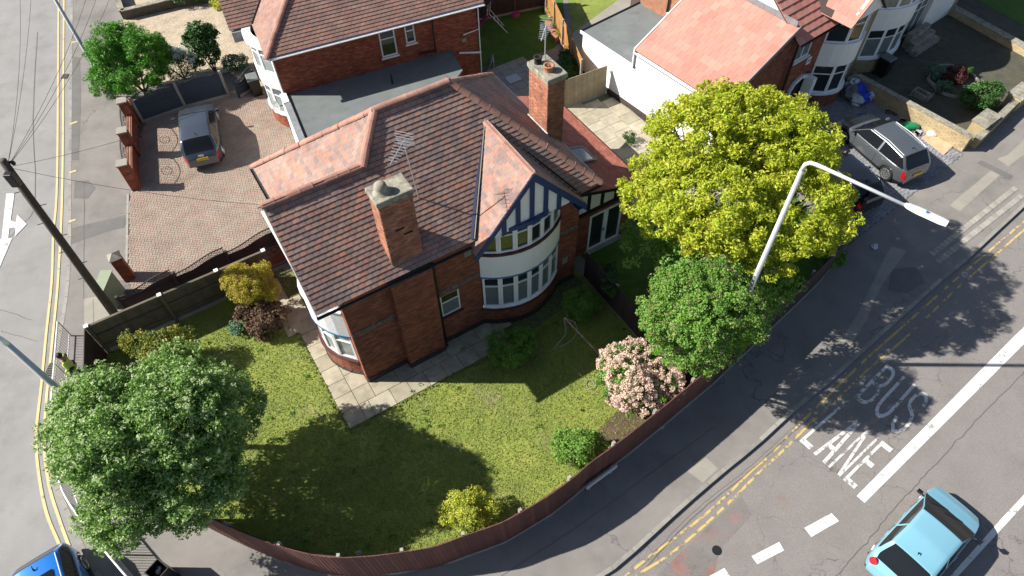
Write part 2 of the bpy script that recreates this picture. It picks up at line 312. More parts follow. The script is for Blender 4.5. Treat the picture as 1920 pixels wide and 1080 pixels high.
def pieces(name, tpl, L, m, parent, limit=300, stuffname=None, smooth=False):
    if not L: return
    A = mats_np(L); tv, tf = tpl
    d = np.linalg.norm(A[:, :3, 3] - np.array([0, 0, CAM_H]), axis=1); order = np.argsort(d)
    key = (name, m.name, len(tv))
    if key not in TPL:
        me = bpy.data.meshes.new(name); me.from_pydata(tv.tolist(), [], tf); me.materials.append(m)
        if smooth: me.polygons.foreach_set('use_smooth', [True] * len(me.polygons))
        TPL[key] = me
    pw = np.array(WPOS[parent]) if parent is not None else np.zeros(3)
    for i in order[:limit]:
        o = bpy.data.objects.new(name, TPL[key]); link(o, parent)
        a = A[i].copy(); a[:3, 3] -= pw; o.matrix_basis = Matrix(a.tolist()); WPOS[o] = Vector(A[i, :3, 3])
    rest = order[limit:]
    if len(rest):
        AA = A[rest]; W = np.einsum('nij,kj->nki', AA[:, :3, :3], tv) + AA[:, None, :3, 3]; n = len(tv)
        V = W.reshape(-1, 3); base = V[0].copy()
        me = bpy.data.meshes.new(name); fl = [tuple(x + k * n for x in f) for k in range(len(rest)) for f in tf]
        me.from_pydata((V - base).tolist(), [], fl); me.materials.append(m)
        a = me.attributes.new('pc', 'FLOAT', 'FACE'); a.data.foreach_set('value', np.repeat(rng.random(len(rest)).astype(np.float32), len(tf)))
        if smooth: me.polygons.foreach_set('use_smooth', [True] * len(me.polygons))
        o = bpy.data.objects.new(stuffname or name, me); link(o, parent); o.location = Vector((base - pw).tolist()); o['kind'] = 'stuff'
def vadd(a, b, k=1): return tuple(a[i] + b[i] * k for i in range(3))
def vsub(a, b): return Vector(a) - Vector(b)
def lerp(a, b, t): return tuple(a[i] + (b[i] - a[i]) * t for i in range(len(a)))
def inpoly(x, y, P):
    r = False; n = len(P)
    for i in range(n):
        x1, y1 = P[i][:2]; x2, y2 = P[(i + 1) % n][:2]
        if (y1 > y) != (y2 > y) and x < (x2 - x1) * (y - y1) / (y2 - y1) + x1: r = not r
    return r
def smooth_line(P, n=6):
    out = []
    for i in range(len(P) - 1):
        p0 = P[max(i - 1, 0)]; p1 = P[i]; p2 = P[i + 1]; p3 = P[min(i + 2, len(P) - 1)]
        for k in range(n):
            t = k / n; out.append(tuple(.5 * ((2 * p1[j]) + (-p0[j] + p2[j]) * t + (2 * p0[j] - 5 * p1[j] + 4 * p2[j] - p3[j]) * t * t + (-p0[j] + 3 * p1[j] - 3 * p2[j] + p3[j]) * t ** 3) for j in range(len(p1))))
    out.append(tuple(P[-1])); return out
def resample(P, step):
    out = [tuple(P[0])]; acc = 0
    for a, b in zip(P[:-1], P[1:]):
        L = math.dist(a, b)
        while L > 0 and acc + L >= step:
            t = (step - acc) / L; a = lerp(a, b, t); out.append(a); L = math.dist(a, b); acc = 0
        acc += L
    return out
# ================================================================ SETTING
RZ = -.12
def sheet(name, pts, z, m, parent=None, kind='structure', label=None, th=0.0):
    mb = MB()
    if th: mb.prism([p[:2] for p in pts], z - th, z)
    else: mb.face([(p[0], p[1], z) for p in pts], .5)
    return mb.build(name, m, parent, kind=kind if parent is None else None, label=label)
def gp(*pts, z=0): return [g(x, y, z) for x, y in pts]
sheet('ground', [(-150, -100, 0), (150, -100, 0), (150, 200, 0), (-150, 200, 0)], -.2, M['moss_ground'])
lk = gp((131, -40), (133, 0), (130, 200), (129, 340), (128, 440), (125, 523), (117, 587), (103, 667), (93, 750), (90, 830), (98, 900), (117, 945), (145, 1016), (162, 1046), (190, 1095))
lk = [(lk[0][0] - .1, 70, 0)] + lk + gp((260, 1150), (400, 1215), (600, 1250), (800, 1230), (950, 1180))
rk = gp((1131, 1080), (1190, 1034), (1276, 955), (1361, 882), (1420, 834), (1494, 766), (1560, 712), (1623, 655), (1700, 585), (1777, 516), (1806, 494), (1847, 455), (1920, 387), (2060, 258), (2300, 60))
kerbline = smooth_line([p[:2] for p in lk + rk], 4)
# roads
road_side = sheet('side_road', [(-150, -60, 0), (-6, -60, 0), (-6, 8, 0), (-6, 190, 0), (-150, 190, 0)], RZ - .012, M['road_side'])
sheet('main_road', [(-6.0, -60, 0), (150, -60, 0), (150, 190, 0), (-6.0, 8, 0)], RZ, M['road_main'])
far = [(140, 190), (-22, 190)]
block = MB(); blk = kerbline + [(kerbline[-1][0] + 60, kerbline[-1][1] + 60)] + far + [(kerbline[0][0], 190)]
block.prism(blk, -.19, 0); block.build('pavement', M['pavement'], kind='structure')
# kerb stones
kst = MB(); kp = resample(kerbline, .9); kob = []
for a, b in zip(kp[:-1], kp[1:]):
    d = vsub((*b, 0), (*a, 0)); L = d.length; d = d / L; n = Vector((-d.y, d.x, 0)); c = (Vector((*a, 0)) + Vector((*b, 0))) / 2 + n * .055
    P = (c.x, c.y, -.15)
    kob.append((P, d * (L - .012), n * .15, Vector((0, 0, .158))))
kerb = thing('kerb', None, None, (0, 0, 0)); kerb['kind'] = 'structure'
pieces('kerb_stone', soft_box(.03, .9), [k for k in kob if k[0][1] < 60 and k[0][0] > -30], M['kerb'], kerb)
# pavement and road patches
def patch(name, px, m, z=.004, parent=None): return sheet(name, gp(*px, z=0), z, m, None)
for i, (px, m) in enumerate([
   ([(158, 560), (185, 555), (215, 585), (192, 632), (158, 632)], 'patch_light'),
   ([(135, 105), (150, 108), (152, 180), (148, 300), (134, 300)], 'patch_dark'),
   ([(140, 340), (166, 338), (180, 352), (165, 372), (138, 372)], 'patch_dark'),
   ([(133, 428), (240, 402), (242, 420), (134, 458)], 'patch_dark'),
   ([(1289, 884), (1324, 857), (1346, 879), (1318, 905)], 'patch_light'),
   ([(1610, 585), (1660, 480), (1672, 462), (1700, 470), (1650, 540), (1625, 600), (1600, 640), (1575, 640)], 'patch_light'),
   ([(1870, 298), (1890, 290), (1920, 262), (1920, 290), (1890, 312)], 'patch_light'),
   ([(1780, 385), (1860, 318), (1875, 328), (1800, 396)], 'patch_light'),
   ([(1840, 300), (1900, 330), (1893, 338), (1832, 306)], 'patch_dark'),
   ([(1670, 505), (1720, 500), (1735, 530), (1700, 550), (1665, 545)], 'patch_dark'),
  ]): patch('pavement_patch', px, M[m], .004 + .0005 * (i % 3))
patch('service_box_lid', [(209, 411), (234, 408), (234, 426), (209, 431)], M['iron_cover'], .009)
# markings -------------------------------------------------------
def stripe(name, pts, w, m, z, breaks=()):
    P = smooth_line([p[:2] for p in pts], 5); mb = MB(); n = len(P)
    for i in range(n - 1):
        if any(a <= i / n < b for a, b in breaks): continue
        def nrm(j):
            a = P[max(j - 1, 0)]; b = P[min(j + 1, n - 1)]; d = Vector((b[0] - a[0], b[1] - a[1])).normalized(); return Vector((-d.y, d.x)) * w / 2
        n0, n1 = nrm(i), nrm(i + 1)
        mb.face([(P[i][0] - n0.x, P[i][1] - n0.y, z), (P[i + 1][0] - n1.x, P[i + 1][1] - n1.y, z), (P[i + 1][0] + n1.x, P[i + 1][1] + n1.y, z), (P[i][0] + n0.x, P[i][1] + n0.y, z)], .5)
    return mb.build(name, m, None, kind='structure')
zs = RZ + .006
stripe('yellow_line', gp((110, -30), (109, 100), (107, 340), (100, 440), (97, 527), (87, 623), (77, 726), (68, 812), (72, 884), (87, 961), (113, 1025), (140, 1090), z=RZ), .10, M['line_yellow'], zs)
stripe('yellow_line', gp((120, -30), (119, 100), (117, 340), (110, 507), (100, 620), (87, 748), (83, 833), (92, 910), (111, 973), (128, 1020), (160, 1100), z=RZ), .10, M['line_yellow'], zs)
stripe('yellow_line', gp((1160, 1095), (1196, 1061), (1327, 961), (1413, 879), (1441, 856), (1498, 797), (1560, 735), (1620, 677), (1661, 640), (1691, 614), (1769, 544), (1827, 494), (1878, 451), (1935, 402), z=RZ), .085, M['line_yellow_worn'], zs)
stripe('yellow_line', gp((1180, 1095), (1200, 1075), (1269, 1030), (1365, 944), (1424, 885), (1465, 848), (1505, 808), (1570, 748), (1630, 690), (1681, 648), (1710, 622), (1790, 545), (1850, 492), (1935, 418), z=RZ), .085, M['line_yellow_worn'], zs)
for q in ([(145, 228), (131, 233)], [(144, 78), (134, 80)], [(143, 320), (130, 324)], [(142, 412), (129, 416)], [(139, 480), (128, 484)]):
    a, b = gp(*q); d = vsub(b, a).normalized(); sheet('kerb_mark', [vadd(a, (-d.y, d.x, 0), .06), vadd(b, (-d.y, d.x, 0), .06), vadd(b, (-d.y, d.x, 0), -.06), vadd(a, (-d.y, d.x, 0), -.06)], .012, M['line_yellow'])
def mark(name, px, m='line_white', z=zs): return sheet(name, gp(*px, z=RZ), z, M[m])
mark('bus_lane_line', [(1606, 930), (1898, 634), (2140, 400), (2160, 418), (1925, 640), (1621, 943)])
for q in ([(1508, 990), (1559, 962), (1573, 977), (1521, 1007)], [(1409, 1043), (1461, 1016), (1470, 1032), (1420, 1058)], [(1308, 1092), (1358, 1065), (1369, 1081), (1320, 1106)]): mark('lane_dash', q)
mark('centre_line', [(1876, 974), (1960, 885), (1968, 893), (1885, 984), (1760, 1120), (1748, 1118)])
ar = MB()
for q in ([(12, 363), (27, 363), (15, 447), (3, 447)], [(14, 411), (20, 413), (30, 422), (17, 426)], [(20, 413), (32, 416), (30, 428), (17, 426)], [(32, 403), (49, 421), (28, 442), (30, 428), (32, 416)]): ar.face(gp(*q, z=zs), .5)
ar.v, ar.f, ar.c = [], [], []; ar.face(gp((12, 363), (27, 363), (15, 447), (3, 447), z=zs), .5); ar.face(gp((16, 409), (23, 415), (32, 417), (30, 428), (14, 427), z=zs + .002), .5); ar.face(gp((31.7, 402), (50, 420), (28, 443), z=zs + .004), .5)
ar.build('turn_arrow', M['line_white'], kind='structure')
mark('hatched_triangle', [(-40, 452), (23, 446), (0, 500), (-40, 590)])
# BUS LANE lettering : strokes on a 0..1 letter grid, laid along the lane
def letter(poly_list, c00, c10, c11, c01, x0, x1, mb):
    for poly in poly_list:
        pts = []
        for (x, y) in poly:
            xx = x0 + (x1 - x0) * x
            a = lerp(c00, c10, xx); b = lerp(c01, c11, xx); pts.append(lerp(a, b, y))
        mb.face([(p[0], p[1], p[2] + .0009 * (len(mb.f) % 13)) for p in pts], .5)
def bar(x1, y1, x2, y2, w=.2, wy=.08):
    dx, dy = x2 - x1, y2 - y1
    if abs(dx) < 1e-6: return [(x1 - w / 2, y1), (x1 + w / 2, y1), (x1 + w / 2, y2), (x1 - w / 2, y2)]
    if abs(dy) < 1e-6: return [(x1, y1 - wy / 2), (x2, y1 - wy / 2), (x2, y1 + wy / 2), (x1, y1 + wy / 2)]
    return [(x1 - w / 2, y1), (x1 + w / 2, y1), (x2 + w / 2, y2), (x2 - w / 2, y2)]
def arcs(cx, cy, rx, ry, a0, a1, n=7, w=.2, wy=.08):
    out = []
    for i in range(n):
        t0 = math.radians(a0 + (a1 - a0) * i / n); t1 = math.radians(a0 + (a1 - a0) * (i + 1) / n)
        out.append([(cx + rx * math.cos(t0), cy + ry * math.sin(t0)), (cx + (rx - w) * math.cos(t0), cy + (ry - wy) * math.sin(t0)), (cx + (rx - w) * math.cos(t1), cy + (ry - wy) * math.sin(t1)), (cx + rx * math.cos(t1), cy + ry * math.sin(t1))])
    return out
LET = {'B': [bar(.1, 0, .1, 1), bar(.2, .04, .55, .04), bar(.2, .5, .55, .5), bar(.2, .96, .55, .96)] + arcs(.5, .27, .5, .27, -90, 90) + arcs(.5, .73, .46, .27, -90, 90),
       'U': [bar(.1, .3, .1, 1), bar(.9, .3, .9, 1)] + arcs(.5, .3, .5, .3, 180, 360),
       'S': arcs(.5, .74, .5, .26, 0, 270) + arcs(.5, .26, .5, .30, -180, 90),
       'L': [bar(.1, 0, .1, 1), bar(.2, .05, .9, .05, wy=.1)],
       'A': [bar(.1, 0, .45, 1, .24), bar(.9, 0, .55, 1, .24), bar(.3, .3, .72, .3, wy=.09)],
       'N': [bar(.08, 0, .08, 1, .16), bar(.92, 0, .92, 1, .16), bar(.12, 1, .88, 0, .2)],
       'E': [bar(.1, 0, .1, 1), bar(.2, .05, .9, .05, wy=.09), bar(.2, .52, .75, .52, wy=.09), bar(.2, .95, .9, .95, wy=.09)]}
def word(txt, c00, c10, c11, c01, m):
    q = [g(*p, z=zs) for p in (c00, c10, c11, c01)]; n = len(txt); mb = MB()
    for i, ch in enumerate(txt): letter(LET[ch], q[0], q[1], q[2], q[3], (i + .1) / n, (i + .9) / n, mb)
    mb.build('road_lettering', m, kind='structure')
word('BUS', (1598, 742), (1692, 822), (1752, 748), (1660, 680), M['line_worn'])
word('LANE', (1496, 824), (1606, 922), (1680, 846), (1570, 760), M['line_worn'])
jp = smooth_line([g(x, y, RZ)[:2] for x, y in ((1990, 620), (1917, 701), (1830, 790), (1742, 884), (1680, 950), (1612, 1031), (1567, 1080), (1530, 1120))], 10)
jt = [(p[0] + random.gauss(0, .02), p[1] + random.gauss(0, .02), 0) for p in jp]
def seam(pts, w, m='seam', z=RZ + .003):
    mb = MB()
    for a, b in zip(pts[:-1], pts[1:]):
        d = Vector((b[0] - a[0], b[1] - a[1], 0)).normalized(); n = Vector((-d.y, d.x, 0)) * w / 2; a3, b3 = Vector((a[0], a[1], z)), Vector((b[0], b[1], z)); mb.face([a3 - n, b3 - n, b3 + n, a3 + n], .5)
    return mb.build('road_joint', M[m], kind='structure')
seam(jt, .025)
for q in ([(190, 60), (182, 200), (186, 360), (180, 400), (150, 430)], [(0, 580), (60, 600)], [(0, 620), (70, 640)], [(150, 430), (120, 470)]):
    seam([(p[0] + random.gauss(0, .015), p[1] + random.gauss(0, .015), 0) for p in smooth_line([g(x - 120 if x > 100 else x, y, RZ)[:2] for x, y in q], 8)], .02)
for q, z_ in (([(1205, 1060), (1300, 960), (1400, 880), (1500, 790)], .004), ([(940, 1080), (1100, 975), (1230, 880), (1340, 800)], .006), ([(175, 560), (176, 700)], .006), ([(158, 340), (157, 560)], .006)):
    seam([(p[0] + random.gauss(0, .008), p[1] + random.gauss(0, .008), 0) for p in smooth_line([g(x, y, 0)[:2] for x, y in q], 10)], .018, 'seam', z_ if z_ > .005 else .0065)
# gully and covers
mk = mark('road_patch', [(1215, 1095), (1262, 1050), (1330, 985), (1390, 930), (1410, 965), (1350, 1030), (1335, 1095)], 'road_red', RZ + .003)
c = g(1344, 1032, RZ); cv = MB(); cv.lathe((c[0], c[1], RZ), [(.16, 0), (.16, .012)], 14); cv.build('manhole_cover', M['iron'], kind='structure')
def grate(px, py, L=.45, W=.35, ang=90):
    c = g(px, py, RZ); t = thing('gully_grate', None, None, c); t['kind'] = 'structure'; a = math.radians(ang); d = (math.cos(a), math.sin(a), 0); n = (-math.sin(a), math.cos(a), 0)
    mb = MB(); mb.box((c[0], c[1], RZ + .005), (L, W, .006), (d, n, (0, 0, 1))); mb.build('grate_frame', M['soot'], t)
    for k in range(7):
        b = MB(); b.box(vadd((c[0], c[1], RZ + .012), d, (k - 3) * L / 7.5), (.03, W, .012), (d, n, (0, 0, 1))); b.build('grate_bar', M['iron_cover'], t)
grate(122, 143); grate(96, 693, .6); grate(1900, 395, .5, .4, 40)
# rows of setts by the right kerb
L = []
for (a, b, n) in (((1745, 478), (1905, 352), 26),):
    for row in range(2):
        A_ = g(a[0] + row * 12, a[1] + row * 14); B_ = g(b[0] + row * 12, b[1] + row * 14)
        d = vsub(B_, A_); st = d / n
        for k in range(n):
            p = Vector(A_) + st * (k + .5); u = st.normalized(); nn = Vector((-u.y, u.x, 0))
            L.append(((p.x, p.y, .0), u * (st.length - .03), nn * .24, Vector((0, 0, .018 + random.random() * .012))))
setts = thing('sett_strip', None, None, g(1800, 420)); setts['kind'] = 'structure'
pieces('sett', soft_box(.08, .7), L, M['concrete'], setts)
# ---------------------------------------------------------------- gardens
curve_base = gp((375, 980), (440, 1013), (500, 1040), (570, 1065), (640, 1080), (710, 1079), (780, 1070), (828, 1061), (879, 1042), (920, 1028), (955, 1013), (1019, 975), (1062, 944), (1096, 914), (1133, 887), (1168, 860), (1220, 818), (1249, 794), (1290, 759), (1330, 726))
fence_r = gp((1330, 726), (1450, 612), (1520, 545), (1560, 500), (1592, 450))
lawnp = curve_base + [H(10.4, -6.9), H(9.9, -.2), H(9.5, 6.9), H(-8.45, 6.9), H(-9.0, 4.5), H(-8.6, 1.5)]
sheet('lawn', lawnp, .012, M['lawn'])
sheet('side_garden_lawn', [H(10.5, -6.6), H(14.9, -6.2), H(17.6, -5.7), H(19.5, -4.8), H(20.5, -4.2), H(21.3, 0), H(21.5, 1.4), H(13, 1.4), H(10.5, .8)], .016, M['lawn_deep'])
sheet('flower_bed', [H(4.5, -7.9), H(5, -6.9), H(6.2, -6.3), H(8, -5.9), H(9.2, -5.0), H(10.2, -3.5), H(10.3, -6.9), H(7, -7.6)], .02, M['soil'])
# grass tufts
def grass(poly, n, name, m, hmin=.02, hmax=.055, zb=.012):
    P = [p[:2] for p in poly]; xs = [p[0] for p in P]; ys = [p[1] for p in P]; pts = []
    X = rng.uniform(min(xs), max(xs), n * 3); Y = rng.uniform(min(ys), max(ys), n * 3)
    for x, y in zip(X, Y):
        if inpoly(x, y, P): pts.append((x, y))
        if len(pts) >= n: break
    p = np.array(pts); k = len(p); a = rng.uniform(0, 6.283, k); h = rng.uniform(hmin, hmax, k); w = rng.uniform(.012, .03, k)
    dx = np.cos(a) * w; dy = np.sin(a) * w; lx = rng.normal(0, .04, k); ly = rng.normal(0, .04, k)
    V = np.zeros((k, 3, 3)); V[:, 0] = np.c_[p[:, 0] - dx, p[:, 1] - dy, np.full(k, zb)]; V[:, 1] = np.c_[p[:, 0] + dx, p[:, 1] + dy, np.full(k, zb)]
    V[:, 2] = np.c_[p[:, 0] + lx, p[:, 1] + ly, zb + h]
    return meshnp(name, V.reshape(-1, 3), np.arange(k * 3).reshape(k, 3), rng.random(k), m, None, kind='stuff')
def meshnp(name, V, F, C, m, parent, kind=None, label=None, smooth=False):
    base = V.mean(0); base[2] = V[:, 2].min(); pw = np.array(WPOS[parent]) if parent is not None else np.zeros(3)
    me = bpy.data.meshes.new(name); nf, fs = F.shape; me.vertices.add(len(V)); me.vertices.foreach_set('co', (V - base).astype(np.float32).ravel())
    me.loops.add(nf * fs); me.loops.foreach_set('vertex_index', F.astype(np.int32).ravel()); me.polygons.add(nf)
    me.polygons.foreach_set('loop_start', np.arange(0, nf * fs, fs, dtype=np.int32)); me.polygons.foreach_set('loop_total', np.full(nf, fs, dtype=np.int32))
    me.update(calc_edges=True); a = me.attributes.new('pc', 'FLOAT', 'FACE'); a.data.foreach_set('value', C.astype(np.float32)); me.materials.append(m)
    o = bpy.data.objects.new(name, me); link(o, parent); o.location = Vector((base - pw).tolist()); WPOS[o] = Vector(base.tolist())
    return props(o, label, kind=kind)
grass(lawnp, 110000, 'grass', M['blade'])
# path of slabs
slabs = []
pth = MB(); pth.face([H(-1.45, -1.43, .018), H(6.2, -1.43, .018), H(9.7, -.9, .018), H(9.7, 0, .018), H(0, 0, .018), H(0, 4.6, .018), H(-.8, 7.2, .018), H(-2.0, 7.2, .018), H(-1.45, 3.6, .018)], .5)
path = pth.build('garden_path', M['slab_joint'], kind='structure')
U3 = Vector((*H.U, 0)); V3 = Vector((*H.V, 0))
def slab(u0, u1, v0, v1, z=.018, fr=None, h=.035, gap=.018):
    f = fr or H; uu = Vector((*f.U, 0)); vv = Vector((*f.V, 0)); c = f((u0 + u1) / 2, (v0 + v1) / 2, z)
    t = random.uniform(-.004, .004)
    return (c, uu * (u1 - u0 - gap), vv * (v1 - v0 - gap), Vector((t, random.uniform(-.004, .004), 1)) * h)
for c0, c1, st in ((-1.43, -.72, -1.43), (-.72, -.03, -.7)):
    v = st
    hs = [.74, .68, .66, .72, .66, .68, .7, .66, .7, .66] if c0 < -1 else [.7, .74, .6, .66]
    for hh in hs:
        if v + hh > (5.5 if c0 < -1 else 2.0): break
        slabs.append(slab(c0, c1, v, v + hh)); v += hh
u = -.72
for wd_ in (.36, .88, .72, .72, .72, .74, .72, .74, .72): slabs.append(slab(u, u + wd_, -1.43, -.70)); u += wd_
u = -.03
for wd_ in (1.05, .7, .72, .72, .72, .72, .72, .72): slabs.append(slab(u, u + wd_, -.70, -.02 if u < 1.2 or u > 2.6 else -.32)); u += wd_
for k in range(6): slabs.append(slab(-1.9, -1.2, 3.6 + k * .6, 4.2 + k * .6)); 
pieces('paving_slab', soft_box(.02, .85), slabs, M['slab'], path)
# driveway with herringbone blocks
drp = gp((243, 362), (240, 505), (243, 545), (330, 545), (430, 505), (530, 470), (600, 450), (600, 250), (560, 262), (520, 205), (500, 180), (445, 168), (380, 190), (262, 215), (258, 360))
drive = sheet('driveway', drp, .010, M['paver_bed'])
L = []; a = .115; ca, sa = math.cos(math.radians(2)), math.sin(math.radians(2)); ox, oy, _ = g(243, 545)
DP = [p[:2] for p in drp]; XX = Vector((ca, sa, 0)); YY = Vector((-sa, ca, 0))
for ix in range(-20, 130):
    for iy in range(-50, 140):
        k = (ix - iy) % 4
        if k == 0: cx, cy, lx, ly = ix + 1, iy + .5, 2, 1
        elif k == 3: cx, cy, lx, ly = ix + .5, iy + 1, 1, 2
        else: continue
        p = Vector((ox, oy, .010)) + XX * cx * a + YY * cy * a
        if inpoly(p.x, p.y, DP): L.append((p, XX * (lx * a - .012), YY * (ly * a - .012), Vector((0, 0, .014 + random.random() * .005))))
pieces('paving_block', soft_box(.07, .7), L, M['paver'], drive)
mb = MB(); e0, e1 = g(243, 364), g(240, 520); d = vsub(e1, e0).normalized(); nn = Vector((-d.y, d.x, 0))
L = []
for k in range(8):
    p = Vector(lerp(e0, e1, (k + .5) / 8)) + nn * -.06; L.append(((p.x, p.y, 0), d * (math.dist(e0, e1) / 8 - .01), nn * .1, Vector((0, 0, .035))))
pieces('edging_stone', soft_box(.05, .9), L, M['concrete'], drive)
# neighbour gardens
sheet('gravel_garden', gp((232, 45), (250, 170), (380, 150), (430, 135), (500, 190), (470, 0), (380, -60), (215, -60)), .02, M['gravel'])
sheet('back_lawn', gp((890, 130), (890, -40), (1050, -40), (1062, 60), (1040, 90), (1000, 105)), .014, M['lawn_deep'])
sheet('back_lawn', gp((1075, 62), (1060, -20), (1200, -60), (1170, 0)), .018, M['lawn'])
sheet('concrete_yard', gp((1072, 64), (1168, -6), (1210, -10), (1110, 140), (1090, 130)), .022, M['patch_light'])
patio = sheet('patio', gp((900, 130), (1000, 100), (1085, 130), (1100, 190), (1000, 260), (940, 200)), .008, M['slab_joint'])
L = []
for i in range(-2, 9):
    for j in range(-1, 12):
        cx, cy = 11.0 + i * .62, 9.3 + j * .62
        q = H(cx, cy)
        if inpoly(q[0], q[1], [p[:2] for p in gp((905, 132), (1000, 103), (1060, 118), (1080, 160), (1000, 245), (940, 200))]): L.append(slab(cx - .31, cx + .31, cy - .31, cy + .31, .008))
pieces('paving_slab', soft_box(.02, .85), L, M['concrete'], patio)
mb = MB(); mb.box(vadd(g(962, 149), (0, 0, .06)), (.75, .62, .03), (U3, V3, (0, 0, 1))); mb.build('inspection_cover', M['galv'], kind='structure')
yard = sheet('side_yard', [H(13.6, -.5), H(13.7, 9.0), H(18.4, 9.3), H(18.9, -.5)], .02, M['slab_joint'])
L = []
for i in range(5):
    v = 0.3
    while v < 8.8:
        w = random.choice((.6, .75, .9)); L.append(slab(13.85 + i * .92, 14.77 + i * .92, v, v + w, .02)); v += w
pieces('paving_slab', soft_box(.02, .85), L, M['slab'], yard)
# right front drive and yards
rdr = [R(4.6, -5.1), R(10.25, -5.3), R(10.2, -12.4), g(1590, 462)[:2] + (0,), g(1612, 396)]
rd = sheet('block_paved_drive', rdr, .012, M['paver_bed'])
L = []; a = .21; UR = Vector((*R.U, 0)); VR = Vector((*R.V, 0)); PR = [p[:2] for p in rdr]
for i in range(0, 60):
    for j in range(-75, 5):
        q = R(1 + i * a * 1.02, -5 + j * .2 * .9 + (i % 2) * .05)
        if inpoly(q[0], q[1], PR): L.append(((q[0], q[1], .012), UR * (a - .02), VR * .16, Vector((0, 0, .014 + random.random() * .005))))
pieces('paving_block', soft_box(.07, .7), L, M['paver_grey'], rd)
sheet('front_yard', [R(10.5, -5.2), R(10.6, -12.2), R(22, -11.6), R(30, -10), R(30, -4)], .016, M['moss_ground'])
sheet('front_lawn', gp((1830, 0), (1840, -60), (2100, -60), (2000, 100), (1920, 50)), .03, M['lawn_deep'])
# ================================================================ BUILDING HELPERS
def tile_roof(parent, poly, e, m, gauge=.168, tw=.24, th=.014, under='tile_under', limit=0, name='roof_tile', gap=.006, tpl=None, jit=.004, lap=1.12, stag=True):
    # poly: planar 3-D corners; e: horizontal direction along the eave
    P = [Vector(p) for p in poly]; e = Vector(e).normalized(); n = (P[1] - P[0]).cross(P[2] - P[0]).normalized()
    if n.z < 0: n = -n
    s = n.cross(e).normalized()
    if s.z < 0: s = -s
    o = min(P, key=lambda p: p.z); Q = [((p - o).dot(e), (p - o).dot(s)) for p in P]
    mb = MB(); mb.slabpoly([p for p in P], tuple(-n * .05), .5); mb.build('roof_base', M[under], parent)
    x0, x1 = min(q[0] for q in Q), max(q[0] for q in Q); y1 = max(q[1] for q in Q); y0 = min(q[1] for q in Q); L = []
    r = 0; y = y0
    while y < y1 - gauge * .3:
        ym = min(y + gauge * .5, y1 - .01); xi = sorted(a[0] + (ym - a[1]) / (b[1] - a[1]) * (b[0] - a[0]) for a, b in zip(Q, Q[1:] + Q[:1]) if (a[1] > ym) != (b[1] > ym))
        for lo_, hi_ in zip(xi[::2], xi[1::2]):
            k0 = math.floor((lo_ - x0) / tw) - 1; x = x0 + k0 * tw - (tw / 2 if (r % 2 and stag) else 0)
            while x < hi_:
                a_, b_ = max(x, lo_), min(x + tw, hi_)
                if b_ - a_ > .04:
                    c = o + e * ((a_ + b_) / 2) + s * (y + gauge * lap / 2) + n * (.004 + random.uniform(0, jit))
                    j = random.gauss(0, .006); ee = (e + s * j + n * random.gauss(0, jit * .8)).normalized(); ss = (s - e * j).normalized()
                    L.append((c, ee * (b_ - a_ - gap), ss * gauge * lap, n * th))
                x += tw
        y += gauge; r += 1
    pieces(name, tpl or tile_t(), L, M[m], parent, limit); return n
def ridge_tiles(parent, a, b, r=.13, step=.42, m='ridge', name='ridge_tile', up=None, lim=300):
    a = Vector(a); b = Vector(b); d = b - a; n = max(1, round(d.length / step)); st = d / n; du = st.normalized()
    z = (Vector((0, 0, 1)) - du * du.z).normalized(); x = du.cross(z)
    v = []; f = []; K = 7
    for i, (yy, rr) in enumerate(((-.53, .98), (.40, 1.0), (.44, 1.05), (.51, 1.05))):
        for k in range(K): t = math.pi * (k / (K - 1)) ; v.append((math.cos(t) * rr, yy, math.sin(t) * rr * .72 - .28))
    for i in range(3):
        for k in range(K - 1): f.append((i * K + k, i * K + k + 1, (i + 1) * K + k + 1, (i + 1) * K + k))
    f += [tuple(range(K)), tuple(range(4 * K - 1, 3 * K - 1, -1))]
    L = [(a + st * (i + .5) + Vector((random.gauss(0, .006), random.gauss(0, .006), random.gauss(0, .004) - .02)), x * r, st * 1.0, z * r) for i in range(n)]
    pieces(name, (np.array(v), f), L, M[m], parent, lim)
BRK = {}
def brickface(a, b, z0, z1, out, holes=(), key='brick', store=None, course=.075, bl=.225, proud=.012):
    # bricks on a vertical face from a to b (xy); out = outward unit normal; holes in (s0,s1,z0,z1)
    a = Vector((a[0], a[1], 0)); b = Vector((b[0], b[1], 0)); L_ = (b - a).length; d = (b - a).normalized(); out = Vector(out)
    S = store; r = 0; z = z0
    while z < z1 - .02:
        hc = min(course, z1 - z); iv = [(0, L_)]
        for h in holes:
            if h[2] < z + hc / 2 < h[3]:
                nv = []
                for (p, q) in iv:
                    if h[1] <= p or h[0] >= q: nv.append((p, q))
                    else:
                        if h[0] > p: nv.append((p, h[0]))
                        if h[1] < q: nv.append((h[1], q))
                iv = nv
        for (p, q) in iv:
            k = math.floor((p - (bl / 2 if r % 2 else 0)) / bl); x = k * bl + (bl / 2 if r % 2 else 0)
            while x < q:
                s0, s1 = max(x, p), min(x + bl, q)
                if s1 - s0 > .04:
                    c = a + d * ((s0 + s1) / 2) + out * .001; c.z = z + hc / 2
                    S.append((c, d * (s1 - s0 - .01), Vector((0, 0, 1)) * (hc - .01), out * (proud + random.uniform(-.003, .003))))
                x += bl
        z += hc; r += 1
